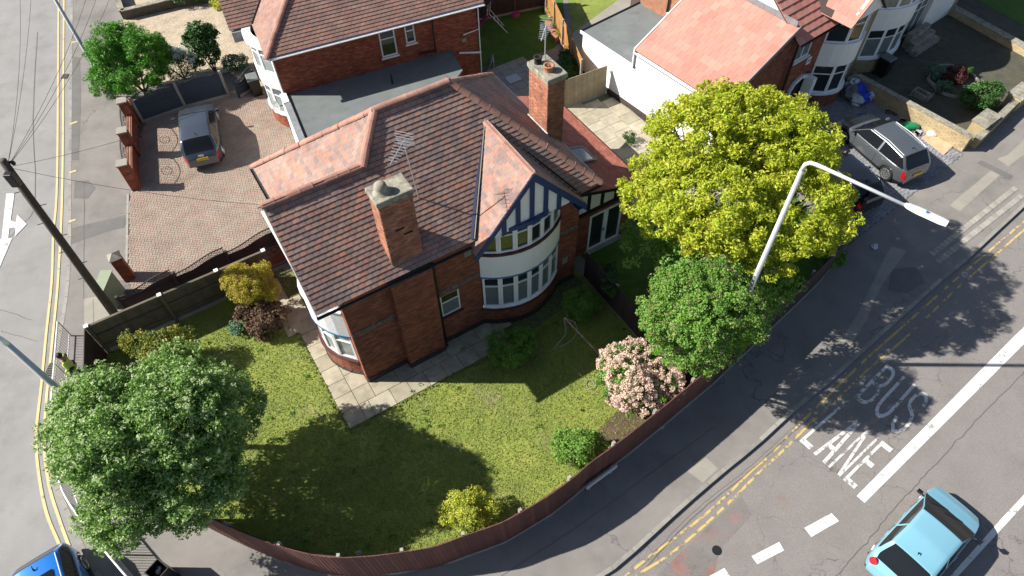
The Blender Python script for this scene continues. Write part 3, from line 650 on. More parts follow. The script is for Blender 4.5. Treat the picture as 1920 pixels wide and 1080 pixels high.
def wallpanel(mb, a, b, z0, z1, out, holes=(), depth=.12):
    # mortar face with openings and reveals
    a = Vector((a[0], a[1], 0)); b = Vector((b[0], b[1], 0)); L_ = (b - a).length; d = (b - a).normalized(); out = Vector(out)
    xs = sorted({0, L_, *[h[0] for h in holes], *[h[1] for h in holes]}); zz = sorted({z0, z1, *[h[2] for h in holes], *[h[3] for h in holes]})
    def P(s, z, k=0.0): q = a + d * s - out * k; return (q.x, q.y, z)
    for i in range(len(xs) - 1):
        for j in range(len(zz) - 1):
            cx, cz = (xs[i] + xs[i + 1]) / 2, (zz[j] + zz[j + 1]) / 2
            if any(h[0] < cx < h[1] and h[2] < cz < h[3] for h in holes): continue
            mb.face([P(xs[i], zz[j]), P(xs[i + 1], zz[j]), P(xs[i + 1], zz[j + 1]), P(xs[i], zz[j + 1])], .5)
    for h in holes:
        for q in (((h[0], h[2]), (h[0], h[3])), ((h[1], h[2]), (h[1], h[3])), ((h[0], h[2]), (h[1], h[2])), ((h[0], h[3]), (h[1], h[3]))):
            (s0, q0), (s1, q1) = q; mb.face([P(s0, q0), P(s1, q1), P(s1, q1, depth), P(s0, q0, depth)], .5)
def window(parent, a, b, z0, z1, out, cols=1, transom=None, m='upvc', gm='glass', fw=.055, depth=.05, inset=.0, sill=None, colw=None, name='window', lights=None, mull=.05, handle=False, skip_top=()):
    # a,b: xy ends along the wall; frame stands in the plane; panes are sub-parts
    a = Vector((a[0], a[1], 0)); b = Vector((b[0], b[1], 0)); W = (b - a).length; d = (b - a).normalized(); out = Vector(out); up = Vector((0, 0, 1))
    base = a - out * inset; mb = MB(); Hh = z1 - z0
    def bx(s0, s1, q0, q1, dep=depth, k=0.0, tgt=None, c=.5):
        cc = base + d * ((s0 + s1) / 2) + up * ((q0 + q1) / 2) + out * (k)
        (tgt or mb).box(cc, (s1 - s0, q1 - q0, dep), (d, up, out), c)
    bx(0, fw, z0, z1); bx(W - fw, W, z0, z1); bx(fw, W - fw, z0, z0 + fw); bx(fw, W - fw, z1 - fw, z1)
    inner = W - 2 * fw; cw = colw or [1 / cols] * cols; xs = [fw]
    for c in cw: xs.append(xs[-1] + inner * c)
    for x in xs[1:-1]: bx(x - mull / 2, x + mull / 2, z0 + fw, z1 - fw, depth * .96)
    cells = []
    for i in range(len(cw)):
        l = xs[i] + (mull / 2 if i else 0); r_ = xs[i + 1] - (mull / 2 if i < len(cw) - 1 else 0)
        if transom and i not in skip_top:
            tz = z0 + Hh * transom; bx(l, r_, tz - mull / 2, tz + mull / 2, depth * .92); cells += [(l, r_, z0 + fw, tz - mull / 2), (l, r_, tz + mull / 2, z1 - fw)]
        else: cells.append((l, r_, z0 + fw, z1 - fw))
    fr = mb.build(name, M[m], parent)
    for k, (l, r_, q0, q1) in enumerate(cells):
        gl = MB(); gg = gm[k % len(gm)] if isinstance(gm, list) else gm
        bx(l - .005, r_ + .005, q0 - .005, q1 + .005, .012, -depth * .18, gl); gl.build('pane', M[gg], fr)
    if sill:
        sb = MB(); cc = base + d * (W / 2) + up * (z0 - .03) + out * .06; sb.box(cc, (W + .12, .055, .16), (d, up, out), .5); sb.build('sill', M[sill], fr)
    return fr
def pipe(parent, pts, r=.045, m='black', name='downpipe', n=10): mb = MB(); mb.tube(pts, r, n); return mb.build(name, M[m], parent)
def gutter(parent, a, b, m='black', r=.06, name='gutter'):
    a = Vector(a); b = Vector(b); d = (b - a).normalized(); x = d.cross(Vector((0, 0, 1))).normalized(); vs = []; K = 7
    for p in (a, b):
        for rr in (r, r - .012):
            for k in range(K): t = math.pi + math.pi * k / (K - 1); vs.append(p + x * math.cos(t) * rr + Vector((0, 0, 1)) * math.sin(t) * rr)
    fs = []
    for k in range(K - 1): fs += [(k, k + 1, 2 * K + k + 1, 2 * K + k), (K + k, 3 * K + k, 3 * K + k + 1, K + k + 1)]
    fs += [(0, 2 * K, 3 * K, K), (K - 1, 2 * K - 1, 4 * K - 1, 3 * K - 1)]
    mb = MB(); mb.add(vs, fs, .5); return mb.build(name, M[m], parent)
def unit(fr, u, v): return Vector((fr.U[0] * u + fr.V[0] * v, fr.U[1] * u + fr.V[1] * v, 0))
# ================================================================ MAIN HOUSE
hs = thing('brick_house', 'brick corner house with blue and white gable over a bowed bay window', 'house', H(4.8, 3.6, 0))
FRONT = unit(H, 0, -1); LEFT = unit(H, -1, 0); RIGHT = unit(H, 1, 0); BACK = unit(H, 0, 1)
ZE = 5.42
bricks = []; bmb = MB(); band = []; dark = []
bayu = (5.15, 8.65)
wz = (3.42, 4.22, 1.72, 2.98)
# front wall pieces
def hwall(u0, u1, v, z0, z1, out, holes=()):
    a, b = H(u0, v), H(u1, v); wallpanel(bmb, a, b, z0, z1, out, holes)
    brickface(a, b, z0 + .30, z1, out, list(holes) + [(0, 99, 3.12, 3.34)], store=bricks)
    brickface(a, b, z0, z0 + .30, out, holes, store=dark, proud=.05)
    for zz in (3.125, 3.20, 3.27):
        brickface(a, b, zz, zz + .068, out, holes, store=band, course=.068, bl=.11, proud=.022)
hwall(0, 1.68, 0, 0, ZE, FRONT); hwall(3.2, bayu[0], 0, 0, ZE, FRONT, [(wz[0] - 3.2, wz[1] - 3.2, wz[2], wz[3])]); hwall(bayu[1], 9.55, 0, 0, ZE, FRONT)
# left pier, hidden sides
a, b = H(0, .42), H(0, 0); wallpanel(bmb, a, b, 0, ZE, LEFT); brickface(a, b, 0, ZE, LEFT, store=bricks)
a, b = H(0, 4.9), H(0, 3.45); wallpanel(bmb, a, b, 0, ZE, LEFT); brickface(a, b, 0, ZE, LEFT, store=bricks)
a, b = H(0, 7.2), H(0, 4.9); wallpanel(bmb, a, b, 0, ZE, LEFT); brickface(a, b, 0, ZE, LEFT, store=bricks)
a, b = H(9.55, 0), H(9.55, 7.2); wallpanel(bmb, a, b, 0, ZE + .2, RIGHT); brickface(a, b, 0, ZE, RIGHT, store=bricks)
a, b = H(0, 7.2), H(9.55, 7.2); wallpanel(bmb, a, b, 0, ZE, BACK)
# chimney breast
for (p, q, o_) in (((1.68, -.30), (3.2, -.30), FRONT), ((1.68, 0), (1.68, -.3), LEFT), ((3.2, -.3), (3.2, 0), RIGHT)):
    a, b = H(*p), H(*q); wallpanel(bmb, a, b, 0, 5.2, o_); brickface(a, b, .3, 5.2, o_, store=bricks); brickface(a, b, 0, .3, o_, store=dark, proud=.05)
bt = MB(); bt.slabpoly([H(1.66, -.32, 5.2), H(3.22, -.32, 5.2), H(3.22, 0, 5.35), H(1.66, 0, 5.35)], (0, 0, -.03), .5); bt.build('breast_capping', M['mortar_dk'], hs)
# bays -----------------------------------------------------------
def arcpts(p0, p1, bulge, n, fr, ax):       # shallow bow between p0 and p1 (frame coords), bulging along ax
    out = []
    for i in range(n + 1):
        t = i / n; k = math.sin(math.pi * t) ** .8 * bulge
        out.append((p0[0] + (p1[0] - p0[0]) * t + ax[0] * k, p0[1] + (p1[1] - p0[1]) * t + ax[1] * k))
    return out
def segnormal(fr, a, b, ax):
    A_, B_ = fr(*a), fr(*b); d = Vector((B_[0] - A_[0], B_[1] - A_[1], 0)).normalized(); n = Vector((d.y, -d.x, 0))
    o_ = unit(fr, *ax)
    return n if n.dot(o_) > 0 else -n
def strip(parent, fr, pts, z0, z1, m, name, th=.06, off=.0, ax=(0, -1), closed_top=True):
    mb = MB(); n = len(pts); q0 = []; q1 = []
    for i in range(n):
        a = pts[max(i - 1, 0)]; b = pts[min(i + 1, n - 1)]; nn = segnormal(fr, a, b, ax); p = fr(*pts[i])
        q0.append((p[0] + nn.x * off, p[1] + nn.y * off)); q1.append((p[0] + nn.x * (off - th), p[1] + nn.y * (off - th)))
    for i in range(n - 1):
        vs = [(*q0[i], z0), (*q0[i + 1], z0), (*q1[i + 1], z0), (*q1[i], z0), (*q0[i], z1), (*q0[i + 1], z1), (*q1[i + 1], z1), (*q1[i], z1)]
        mb.add(vs, [(0, 3, 2, 1), (4, 5, 6, 7), (0, 1, 5, 4), (1, 2, 6, 5), (2, 3, 7, 6), (3, 0, 4, 7)], .5)
    return mb.build(name, M[m], parent)
bow = arcpts((bayu[0], 0), (bayu[1], 0), .68, 10, H, (0, -1))
facet = arcpts((bayu[0] + .05, 0), (bayu[1] - .05, 0), .62, 6, H, (0, -1))
for i in range(10):       # bowed brick base and plinth
    n_ = segnormal(H, bow[i], bow[i + 1], (0, -1)); a, b = H(*bow[i]), H(*bow[i + 1])
    wallpanel(bmb, a, b, 0, 1.0, n_); brickface(a, b, .3, 1.0, n_, store=bricks); brickface(a, b, 0, .3, n_, store=dark, proud=.05)
strip(hs, H, bow, 1.0, 1.08, 'maroon', 'bay_sill', .5, .07)
strip(hs, H, bow, 1.08, 1.14, 'upvc', 'bay_sill', .14, .03)
gms = [['glass_net', 'glass'], ['glass_net', 'glass'], ['glass_net', 'glass'], ['glass_net', 'glass'], ['glass_net', 'glass_net'], ['glass_net', 'glass']]
for i in range(6):
    n_ = segnormal(H, facet[i], facet[i + 1], (0, -1)); a, b = H(*facet[i]), H(*facet[i + 1])
    window(hs, a, b, 1.14, 2.98, n_, 1, .70, gm=gms[i], fw=.085, depth=.08, name='bay_window')
strip(hs, H, bow, 2.98, 3.05, 'bluetrim', 'bay_trim', .12, .05)
strip(hs, H, bow, 3.05, 4.28, 'render', 'bay_apron', .12, .03)
strip(hs, H, bow, 4.28, 4.38, 'maroon', 'bay_sill', .5, .07)
ug = [['glass_green', 'glass'], ['glass_green', 'glass'], ['glass', 'glass'], ['glass', 'glass'], ['glass', 'glass'], ['glass_net', 'glass']]
for i in range(6):
    n_ = segnormal(H, facet[i], facet[i + 1], (0, -1)); a, b = H(*facet[i]), H(*facet[i + 1])
    window(hs, a, b, 4.38, 5.62, n_, 1, .72, gm=ug[i], fw=.085, depth=.08, name='bay_window')
fl = MB(); fl.prism([H(*p)[:2] for p in bow], 5.60, 5.70, .5); fl.build('bay_soffit', M['blue'], hs)
strip(hs, H, bow, 5.52, 5.71, 'blue', 'timber_beam', .1, .05)
fl = MB(); fl.prism([H(*p)[:2] for p in bow], 3.0, 3.02, .5); fl.build('bay_floor', M['white'], hs)
# left bay on the side wall
bowl = arcpts((0, 3.45), (0, .42), .82, 10, H, (-1, 0)); fctl = arcpts((0, 3.40), (0, .47), .76, 5, H, (-1, 0))
for i in range(10):
    n_ = segnormal(H, bowl[i], bowl[i + 1], (-1, 0)); a, b = H(*bowl[i]), H(*bowl[i + 1])
    wallpanel(bmb, a, b, 0, .95, n_); brickface(a, b, .15, .95, n_, store=bricks); brickface(a, b, 0, .15, n_, store=dark, proud=.06)
strip(hs, H, bowl, .95, 1.03, 'maroon', 'bay_sill', .5, .09, (-1, 0))
for i in range(5):
    n_ = segnormal(H, fctl[i], fctl[i + 1], (-1, 0)); a, b = H(*fctl[i]), H(*fctl[i + 1])
    window(hs, a, b, 1.03, 2.62, n_, 1, .70, gm=['glass_pale', 'glass_pale'], fw=.085, depth=.08, name='bay_window')
    window(hs, a, b, 4.2, 5.3, n_, 1, .70, gm=['glass_pale', 'glass_pale'], fw=.085, depth=.08, name='bay_window')
strip(hs, H, bowl, 2.62, 2.70, 'bluetrim', 'bay_trim', .12, .05, (-1, 0))
strip(hs, H, bowl, 2.70, 4.12, 'pebble', 'bay_apron', .12, .03, (-1, 0))
strip(hs, H, bowl, 4.12, 4.2, 'white', 'bay_sill', .3, .07, (-1, 0))
sf = MB(); sf.prism([H(-.8, -.2)[:2], H(0.02, -.2)[:2], H(.02, 5.1)[:2], H(-.8, 5.1)[:2]], 5.36, 5.42, .5); sf.build('soffit', M['white'], hs)
# windows in the front wall
window(hs, H(wz[0], 0), H(wz[1], 0), wz[2], wz[3], FRONT, 1, .62, gm=['glass_net', 'glass_green'], fw=.06, inset=.06, sill='maroon')
# vents and boxes on the wall
for (u, z) in ((4.7, 4.75), (9.0, 1.5)):
    mb = MB(); mb.box(vadd(H(u, 0, z), FRONT, .03), (.26, .34, .05), (U3, Vector((0, 0, 1)), FRONT), .5)
    for k in range(4): mb.box(vadd(H(u, 0, z - .11 + k * .07), FRONT, .06), (.22, .02, .02), (U3, Vector((0, 0, 1)), FRONT), .5)
    mb.build('air_vent', M['patch_light'], hs)
# extension : lower lean-to on the right with french doors
EU0, EU1, EV = 9.55, 12.98, .88
a, b = H(EU0, EV), H(EU1, EV); fdo = (10.85 - EU0, 12.55 - EU0, .05, 2.22)
wallpanel(bmb, a, b, 0, 2.62, FRONT, [fdo]); brickface(a, b, 0, 2.62, FRONT, [fdo], store=bricks)
a, b = H(EU1, EV), H(EU1, 7.4); wallpanel(bmb, a, b, 0, 3.0, RIGHT); brickface(a, b, 0, 3.0, RIGHT, store=bricks)
a, b = H(9.55, 0), H(9.55, EV); wallpanel(bmb, a, b, 0, 5.4, RIGHT); brickface(a, b, 0, 5.4, RIGHT, store=bricks)
a, b = H(EU1, 7.4), H(9.55, 7.4); wallpanel(bmb, a, b, 0, 3.0, BACK)
bmb.build('wall', M['mortar_dk'], hs)
door = window(hs, H(10.85, EV), H(12.55, EV), .05, 2.22, FRONT, 2, None, gm='glass', fw=.09, mull=.22, depth=.08, name='french_door')
mb = MB(); mb.box(vadd(H(11.62, EV, 1.05), FRONT, .07), (.03, .16, .04), (U3, Vector((0, 0, 1)), FRONT), .5); mb.build('door_handle', M['black'], door)
mb = MB(); mb.prism([H(10.7, EV - .25)[:2], H(12.7, EV - .25)[:2], H(12.7, EV)[:2], H(10.7, EV)[:2]], 0, .05, .5); mb.build('door_step', M['concrete'], hs)
zr = lambda u: 3.02 + .345 * (13.35 - u)
mb = MB(); mb.slabpoly([H(EU0 + .3, EV - .02, 2.62), H(EU1 + .05, EV - .02, 2.62), H(EU1 + .05, EV - .02, zr(EU1) - .12), H(EU0 + .3, EV - .02, zr(EU0 + .3) - .12)], tuple(BACK * .1), .5); mb.build('gable_render', M['white'], hs)
for (u0, u1) in ((9.9, 9.98), (10.62, 10.78), (11.3, 11.46), (12.0, 12.14), (12.7, 12.82)):
    mb = MB(); mb.slabpoly([H(u0, EV - .05, 2.62), H(u1, EV - .05, 2.62), H(u1, EV - .05, zr(u1) - .16), H(u0, EV - .05, zr(u0) - .16)], tuple(BACK * .035), .5); mb.build('timber_stud', M['blackpaint'], hs)
mb = MB(); mb.box(vadd(H((EU0 + .3 + EU1) / 2, EV - .05, 2.6), (0, 0, 0)), (EU1 - EU0 - .2, .14, .1), (U3, Vector((0, 0, 1)), FRONT), .5); mb.build('timber_beam', M['blackpaint'], hs)
mb = MB(); mb.slabpoly([H(9.95, .66, zr(9.95) - .2), H(13.4, .66, zr(13.4) - .2), H(13.4, .66, zr(13.4) - .01), H(9.95, .66, zr(9.95) - .01)], tuple(BACK * .04), .5); mb.build('bargeboard', M['blackpaint'], hs)
tile_roof(hs, [H(9.2, .62, zr(9.2)), H(13.4, .62, zr(13.4)), H(13.4, 7.62, zr(13.4)), H(9.2, 7.62, zr(9.2))], V3, 'tile_ext', gauge=.12, tw=.16, th=.014, jit=.003, lap=.93)  # short tiles bare the dark underlay, imitating thin shadow lines
gutter(hs, H(13.45, .62, 2.95), H(13.45, 7.6, 2.95))
sk0 = H(11.35, 2.45, zr(11.35) + .04)
es = Vector(H(1, 0, -.345)) - Vector(H(0, 0, 0)); es.normalize(); nn_ = es.cross(V3).normalized(); nn_ = nn_ if nn_.z > 0 else -nn_
ctr = Vector(H(11.75, 2.9, zr(11.75) + .06))
fr_ = MB()
for (du, dv, su, sv) in ((0, -.47, .86, .09), (0, .47, .86, .09), (-.40, 0, .09, .86), (.40, 0, .09, .86)): fr_.box(ctr + es * du + V3 * dv, (su, sv, .12), (es, V3, nn_), .5)
skl = fr_.build('skylight', M['lead'], hs)
gl = MB(); gl.box(ctr + nn_ * .03, (.72, .86, .02), (es, V3, nn_), .5); gl.build('pane', M['glass_net'], skl)
# roof planes
S = .909; zf = lambda v: 5.5 + S * (v + .25)
RU0, RU1, RV = 3.6, 6.35, 3.6; ZR = zf(RV)
dap, dz = 7.0, 7.85; dhw = 2.22; dk = (dz - 5.28) / dhw; dv_ap = (dz - 5.5) / S - .25
zl = lambda u: 5.5 + S * (u + .25)
front = [H(-.85, -.27, zf(-.27)), H(4.93, -.27, zf(-.27)), H(dap, dv_ap, dz), H(9.07, -.27, zf(-.27)), H(10.2, -.27, zf(-.27)), H(RU1, RV, ZR), H(RU0, RV, ZR), H(2.5, 2.5, zf(2.5)), H(-.85, 2.5, zf(2.5))]
tile_roof(hs, front, U3, 'tile', limit=300, lap=.90, th=.020, gap=.010)  # gaps between courses: dark underlay strips imitate shade under each tile
tile_roof(hs, [H(-.27, 7.45, zl(-.27)), H(-.27, 5.3, zl(-.27)), H(2.5, 2.5, zl(2.5)), H(RU0, RV, ZR)], V3, 'tile', limit=0, th=.014, jit=.003)
tile_roof(hs, [H(-.85, 2.5, zf(2.5)), H(2.5, 2.5, zf(2.5)), H(-.27, 5.3, zf(2.5) - 2.8 * S), H(-.85, 5.3, zf(2.5) - 2.8 * S)], U3, 'tile', limit=0, th=.02)
tile_roof(hs, [H(10.2, -.27, 5.48), H(10.2, 7.47, 5.48), H(RU1, RV, ZR)], V3, 'tile', gauge=.13, tw=.2, limit=0, th=.022)
tile_roof(hs, [H(-.27, 7.47, 5.48), H(10.2, 7.47, 5.48), H(RU1, RV, ZR), H(RU0, RV, ZR)], U3, 'tile', limit=0, th=.02)
# gable (dormer) planes
zd = lambda u: dz - dk * abs(u - dap)
GV = -.68; ge = dhw + .08
tile_roof(hs, [H(dap - ge, GV, zd(dap - ge)), H(dap, GV, dz), H(dap, dv_ap + .02, dz), H(4.93, -.25, zd(4.93)), H(dap - ge, -.25, zd(dap - ge))], V3, 'tile', gauge=.15, limit=0, th=.014, jit=.003)
tile_roof(hs, [H(dap + ge, GV, zd(dap + ge)), H(dap, GV, dz), H(dap, dv_ap + .02, dz), H(9.07, -.25, zd(9.07)), H(dap + ge, -.25, zd(dap + ge))], V3, 'tile', gauge=.15, limit=0, th=.014, jit=.003)
ridge_tiles(hs, H(dap, GV - .03, dz + .03), H(dap, dv_ap, dz + .03), .12)
ridge_tiles(hs, H(-.88, 2.5, zf(2.5) + .03), H(2.45, 2.5, zf(2.5) + .03), .15)
ridge_tiles(hs, H(2.45, 2.42, zf(2.5) + .02), H(RU0, RV, ZR + .04), .15)
ridge_tiles(hs, H(-.3, 7.5, 5.5), H(RU0, RV, ZR + .03), .14)
ridge_tiles(hs, H(RU0, RV, ZR + .04), H(RU1, RV, ZR + .04), .14)
ridge_tiles(hs, H(10.22, -.29, 5.5), H(RU1, RV, ZR + .04), .15)
ridge_tiles(hs, H(10.22, 7.49, 5.5), H(RU1, RV, ZR + .03), .13)
# valley boards and flashings
mb = MB(); a_, b_ = Vector(H(4.86, -.27, 5.56)), Vector(H(dap - .02, dv_ap + .08, dz + .02)); dd = (b_ - a_).normalized(); nn = Vector((0, 0, 1)); ww = dd.cross(nn).normalized()
mb.box((a_ + b_) / 2 - ww * .05 + nn * .03, ((b_ - a_).length, .10, .05), (dd, ww, dd.cross(ww) * -1), .5); mb.build('valley_board', M['felt_blue'], hs)
mb = MB(); mb.box((a_ + b_) / 2 + ww * .04 + nn * .05, ((b_ - a_).length, .03, .04), (dd, ww, dd.cross(ww) * -1), .5); mb.build('valley_flashing', M['patch_light'], hs)
mb = MB(); a_, b_ = Vector(H(9.12, -.27, 5.56)), Vector(H(dap + .02, dv_ap + .08, dz + .02)); dd = (b_ - a_).normalized(); ww = dd.cross(nn).normalized()
mb.box((a_ + b_) / 2 + ww * .03 + nn * .02, ((b_ - a_).length, .05, .03), (dd, ww, dd.cross(ww) * -1), .5); mb.build('valley_board', M['soot'], hs)
# gable face: white panels, blue studs, bargeboards, tie beam
zb = 5.62
mb = MB(); mb.slabpoly([H(dap - (dz - 5.65) / dk, -.58, 5.55), H(dap + (dz - 5.65) / dk, -.58, 5.55), H(dap, -.58, dz - .1)], tuple(BACK * .08), .5); mb.build('gable_render', M['white'], hs)
for k in range(-3, 4):
    u = dap + k * .56; w_ = .085; top = dz - .18 - dk * (abs(k) * .56 + w_)
    if top > zb: mb = MB(); mb.slabpoly([H(u - w_, -.64, 5.5), H(u + w_, -.64, 5.5), H(u + w_, -.64, dz - .15 - dk * abs(u + w_ - dap)), H(u - w_, -.64, dz - .15 - dk * abs(u - w_ - dap))], tuple(BACK * .05), .5); mb.build('timber_stud', M['blue'], hs)

for s_ in (-1, 1):
    mb = MB(); e_ = ge + .04
    mb.slabpoly([H(dap, GV - .02, dz - .02), H(dap + s_ * e_, GV - .02, dz - dk * e_ - .02), H(dap + s_ * e_, GV - .02, dz - dk * e_ - .32), H(dap, GV - .02, dz - .34)], tuple(BACK * .05), .5); mb.build('bargeboard', M['blue'], hs)
mb = MB(); mb.prism([H(dap + ge - .35, GV)[:2], H(dap + ge + .05, GV)[:2], H(dap + ge + .05, -.2)[:2], H(dap + ge - .35, -.2)[:2]], 5.02, 5.06, .5); mb.build('soffit', M['blue'], hs)
# verge mortar, gutters, pipes
mb = MB(); mb.slabpoly([H(-.87, -.3, zf(-.3) - .02), H(-.87, 2.5, zf(2.5) - .02), H(-.87, 2.5, zf(2.5) - .12), H(-.87, -.3, zf(-.3) - .12)], tuple(RIGHT * .05), .5); mb.build('verge_board', M['white'], hs)
gutter(hs, H(-.88, -.36, 5.40), H(4.72, -.36, 5.36)); gutter(hs, H(9.3, -.36, 5.36), H(10.2, -.36, 5.38)); gutter(hs, H(-.36, 5.3, 5.40), H(-.36, 7.5, 5.40))
gutter(hs, H(10.28, -.3, 5.38), H(10.28, 7.4, 5.38), 'white')
pipe(hs, [H(3.32, -.34, 5.33), H(3.32, -.10, 5.1), H(3.32, -.10, .2), H(3.32, -.22, .08)], .05)
pipe(hs, [H(9.62, .3, 5.3), H(9.62, .3, .2)], .05)
# chimney builder
def chimney(parent, fr, u0, u1, v0, v1, zb, zt, capo, nm='chimney'):
    F_, Lf, Rt, Bk = unit(fr, 0, -1), unit(fr, -1, 0), unit(fr, 1, 0), unit(fr, 0, 1); mb = MB(); mb.prism([fr(u0, v0)[:2], fr(u1, v0)[:2], fr(u1, v1)[:2], fr(u0, v1)[:2]], zb, zt, .5)
    ch = mb.build(nm, M['mortar'], parent); S_ = []
    for (p, q, o_) in (((u0, v0), (u1, v0), F_), ((u0, v1), (u0, v0), Lf), ((u1, v0), (u1, v1), Rt), ((u1, v1), (u0, v1), Bk)): brickface(fr(*p), fr(*q), zb, zt, o_, store=S_, course=.075)
    pieces('brick', soft_box(.03, .8), S_, M['brick_ch'], ch, 250)
    mb = MB(); uu, vv = (u0 + u1) / 2, (v0 + v1) / 2; au, av = (u1 - u0) / 2, (v1 - v0) / 2
    for e_, z0_, z1_ in ((capo - .03, zt, zt + .08), (capo, zt + .08, zt + .27)):
        q = [fr(u0 - e_, v0 - e_), fr(u1 + e_, v0 - e_), fr(u1 + e_, v1 + e_), fr(u0 - e_, v1 + e_)]; mb.prism([(p[0], p[1]) for p in q], z0_, z1_, .5)
    mb.build('chimney_cap', M['stone'], ch, bevel=.035); return ch, zt + .28
ch1, zc = chimney(hs, H, 2.0, 3.1, .02, .72, 5.1, 8.42, .07)
mb = MB(); mb.lathe(H(2.30, .37, zc - .03), [(.30, 0), (.24, .06), (.20, .10), (.20, .22), (.18, .30), (.12, .36), (.04, .385)], 20); mb.build('chimney_pot', M['stone'], ch1, smooth=True)
ch2, zc2 = chimney(hs, H, 9.6, 10.32, 2.4, 3.62, 2.9, 8.22, .07)
for k, (du, dv, mm, r_, h_) in enumerate(((.30, .42, 'terracotta', .17, .26), (.22, 1.0, 'soot', .13, .3))):
    mb = MB(); mb.lathe(H(9.6 + du, 2.4 + dv, zc2 - .05), [(r_ + .02, 0), (r_, .08), (r_, h_ - .05), (r_ + .03, h_ - .04), (r_ + .03, h_), (r_ - .03, h_), (r_ - .04, .05)], 18); mb.build('chimney_pot', M[mm], ch2, smooth=True)
fb = MB(); fb.box(H(2.0 - .04, .3, 5.95), (.05, .85, .12), (U3, (V3 + Vector((0, 0, S))).normalized(), Vector((0, 0, 1))), .5); fb.build('lead_flashing', M['lead'], ch1)
fb = MB(); fb.box(H(9.57, 3.0, 6.08), (.06, 1.35, .16), (U3, V3, Vector((0, 0, 1))), .5); fb.build('lead_flashing', M['white'], ch2)
for k in range(8): fb = MB(); fb.box(H(9.66 + k * .085, 2.375, 5.98 - k * .078), (.06, .03, .12), (U3, V3, Vector((0, 0, 1))), .5); fb.build('flashing_step', M['lead'], ch2)
for (u, z) in ((2.5, 7.25), (2.75, 6.95)): 
    mb = MB(); mb.box(vadd(H(u, .02, z), FRONT, .03), (.3, .06, .02), (U3, Vector((0, 0, 1)), FRONT), .5); mb.build('missing_brick', M['soot'], ch1)
pieces('brick', soft_box(.03, .8), bricks, M['brick'], hs, 0, 'brickwork')
pieces('brick', soft_box(.03, .8), dark, M['brick_dark'], hs, 0, 'plinth_brickwork')
pieces('brick', soft_box(.06, .8), band, M['brick_band'], hs, 0, 'band_brickwork')
# aerials -----------------------------------------------------------
def aerial(base, hgt_, rz, label, lean=(0, 0), L_=1.0, W=.5, elev=.45, n=9):
    t = thing('tv_aerial', label, 'aerial', base, 0, 'rooftop television aerials'); b = Vector(base); top = b + Vector((lean[0], lean[1], hgt_))
    mb = MB(); mb.tube([b, top], .02, 6); mb.build('mast', M['galv'], t)
    d = Vector((math.cos(rz) * math.cos(elev), math.sin(rz) * math.cos(elev), math.sin(elev))); w = Vector((-math.sin(rz), math.cos(rz), 0)); mb = MB()
    mb.tube([top - d * .15 * L_, top + d * L_ * .85], .014, 6); mb.build('boom', M['alu'], t)
    mb = MB()
    for k in range(n): 
        c = top + d * L_ * (-.12 + .95 * k / n); ww_ = W * (1.0 - .5 * k / n); mb.tube([c - w * ww_ / 2, c + w * ww_ / 2], .007, 5)
    mb.build('director_rod', M['alu'], t, kind='stuff')
    for s_ in (-1, 1):
        mb = MB(); up = d.cross(w)
        for k in range(3): c = top - d * (.12 + .02 * k) + up * s_ * (.05 + .09 * k); mb.tube([c - w * W * .55, c + w * W * .55], .007, 5)
        mb.build('reflector', M['alu'], t)
aerial(H(3.74, 1.25, 6.88), 2.35, math.radians(251), 'television aerial on a leaning mast beside the squat front chimney', (-.18, .06), 1.15, .56, -.05)
aerial(H(10.15, 3.45, 8.5), 1.25, math.radians(255), 'television aerial strapped to the tall rear chimney', (.0, .0), .85, .42, -.1)
# ================================================================ HOUSE BEHIND
hb = thing('brick_house', 'brick semi with a hipped tiled roof behind the driveway, white bays on its side', 'house', B(5, 4))
FB, LB, RB = unit(B, 0, -1), unit(B, -1, 0), unit(B, 1, 0); UB = Vector((*B.U, 0)); VB = Vector((*B.V, 0))
bb = []; mb = MB(); hol = [(5.05, 5.85, 3.15, 4.55), (6.35, 6.85, 3.55, 4.6)]
a, b = B(0, .3), B(10.1, .3); wallpanel(mb, a, b, 0, 4.95, FB, hol); brickface(a, b, .0, 4.95, FB, hol, store=bb)
a, b = B(10.1, .3), B(10.1, 8); wallpanel(mb, a, b, 0, 4.95, RB); a, b = B(0, 8), B(0, .3); wallpanel(mb, a, b, 0, 4.95, LB); brickface(B(0, 1.1), B(0, .3), 0, 4.95, LB, store=bb)
mb.build('wall', M['mortar_dk'], hb)
for h, tr in ((hol[0], .68), (hol[1], .62)): window(hb, B(h[0], .3), B(h[1], .3), h[2], h[3], FB, 1, tr, gm=['glass_green', 'glass'], inset=.05, sill='upvc', fw=.07)
# side bays (facing the drive) : white two-storey bow
bl = arcpts((0, 3.9), (0, 1.0), .75, 8, B, (-1, 0))
for i in range(8):
    n_ = segnormal(B, bl[i], bl[i + 1], (-1, 0)); brickface(B(*bl[i]), B(*bl[i + 1]), 0, .8, n_, store=bb); 
strip(hb, B, bl, 0, .8, 'mortar_dk', 'bay_wall', .1, -.002, (-1, 0)); strip(hb, B, bl, .8, .9, 'upvc', 'bay_sill', .3, .07, (-1, 0))
fb_ = arcpts((0, 3.9), (0, 1.0), .72, 5, B, (-1, 0))
for i in range(5):
    n_ = segnormal(B, fb_[i], fb_[i + 1], (-1, 0))
    for (z0, z1) in ((.9, 2.4), (3.3, 4.6)): window(hb, B(*fb_[i]), B(*fb_[i + 1]), z0, z1, n_, 1, .7, gm=['glass_pale', 'glass_net'], fw=.07, name='bay_window')
strip(hb, B, bl, 2.4, 3.3, 'white', 'bay_apron', .15, .04, (-1, 0)); strip(hb, B, bl, 4.6, 4.9, 'white', 'bay_fascia', .4, .12, (-1, 0))
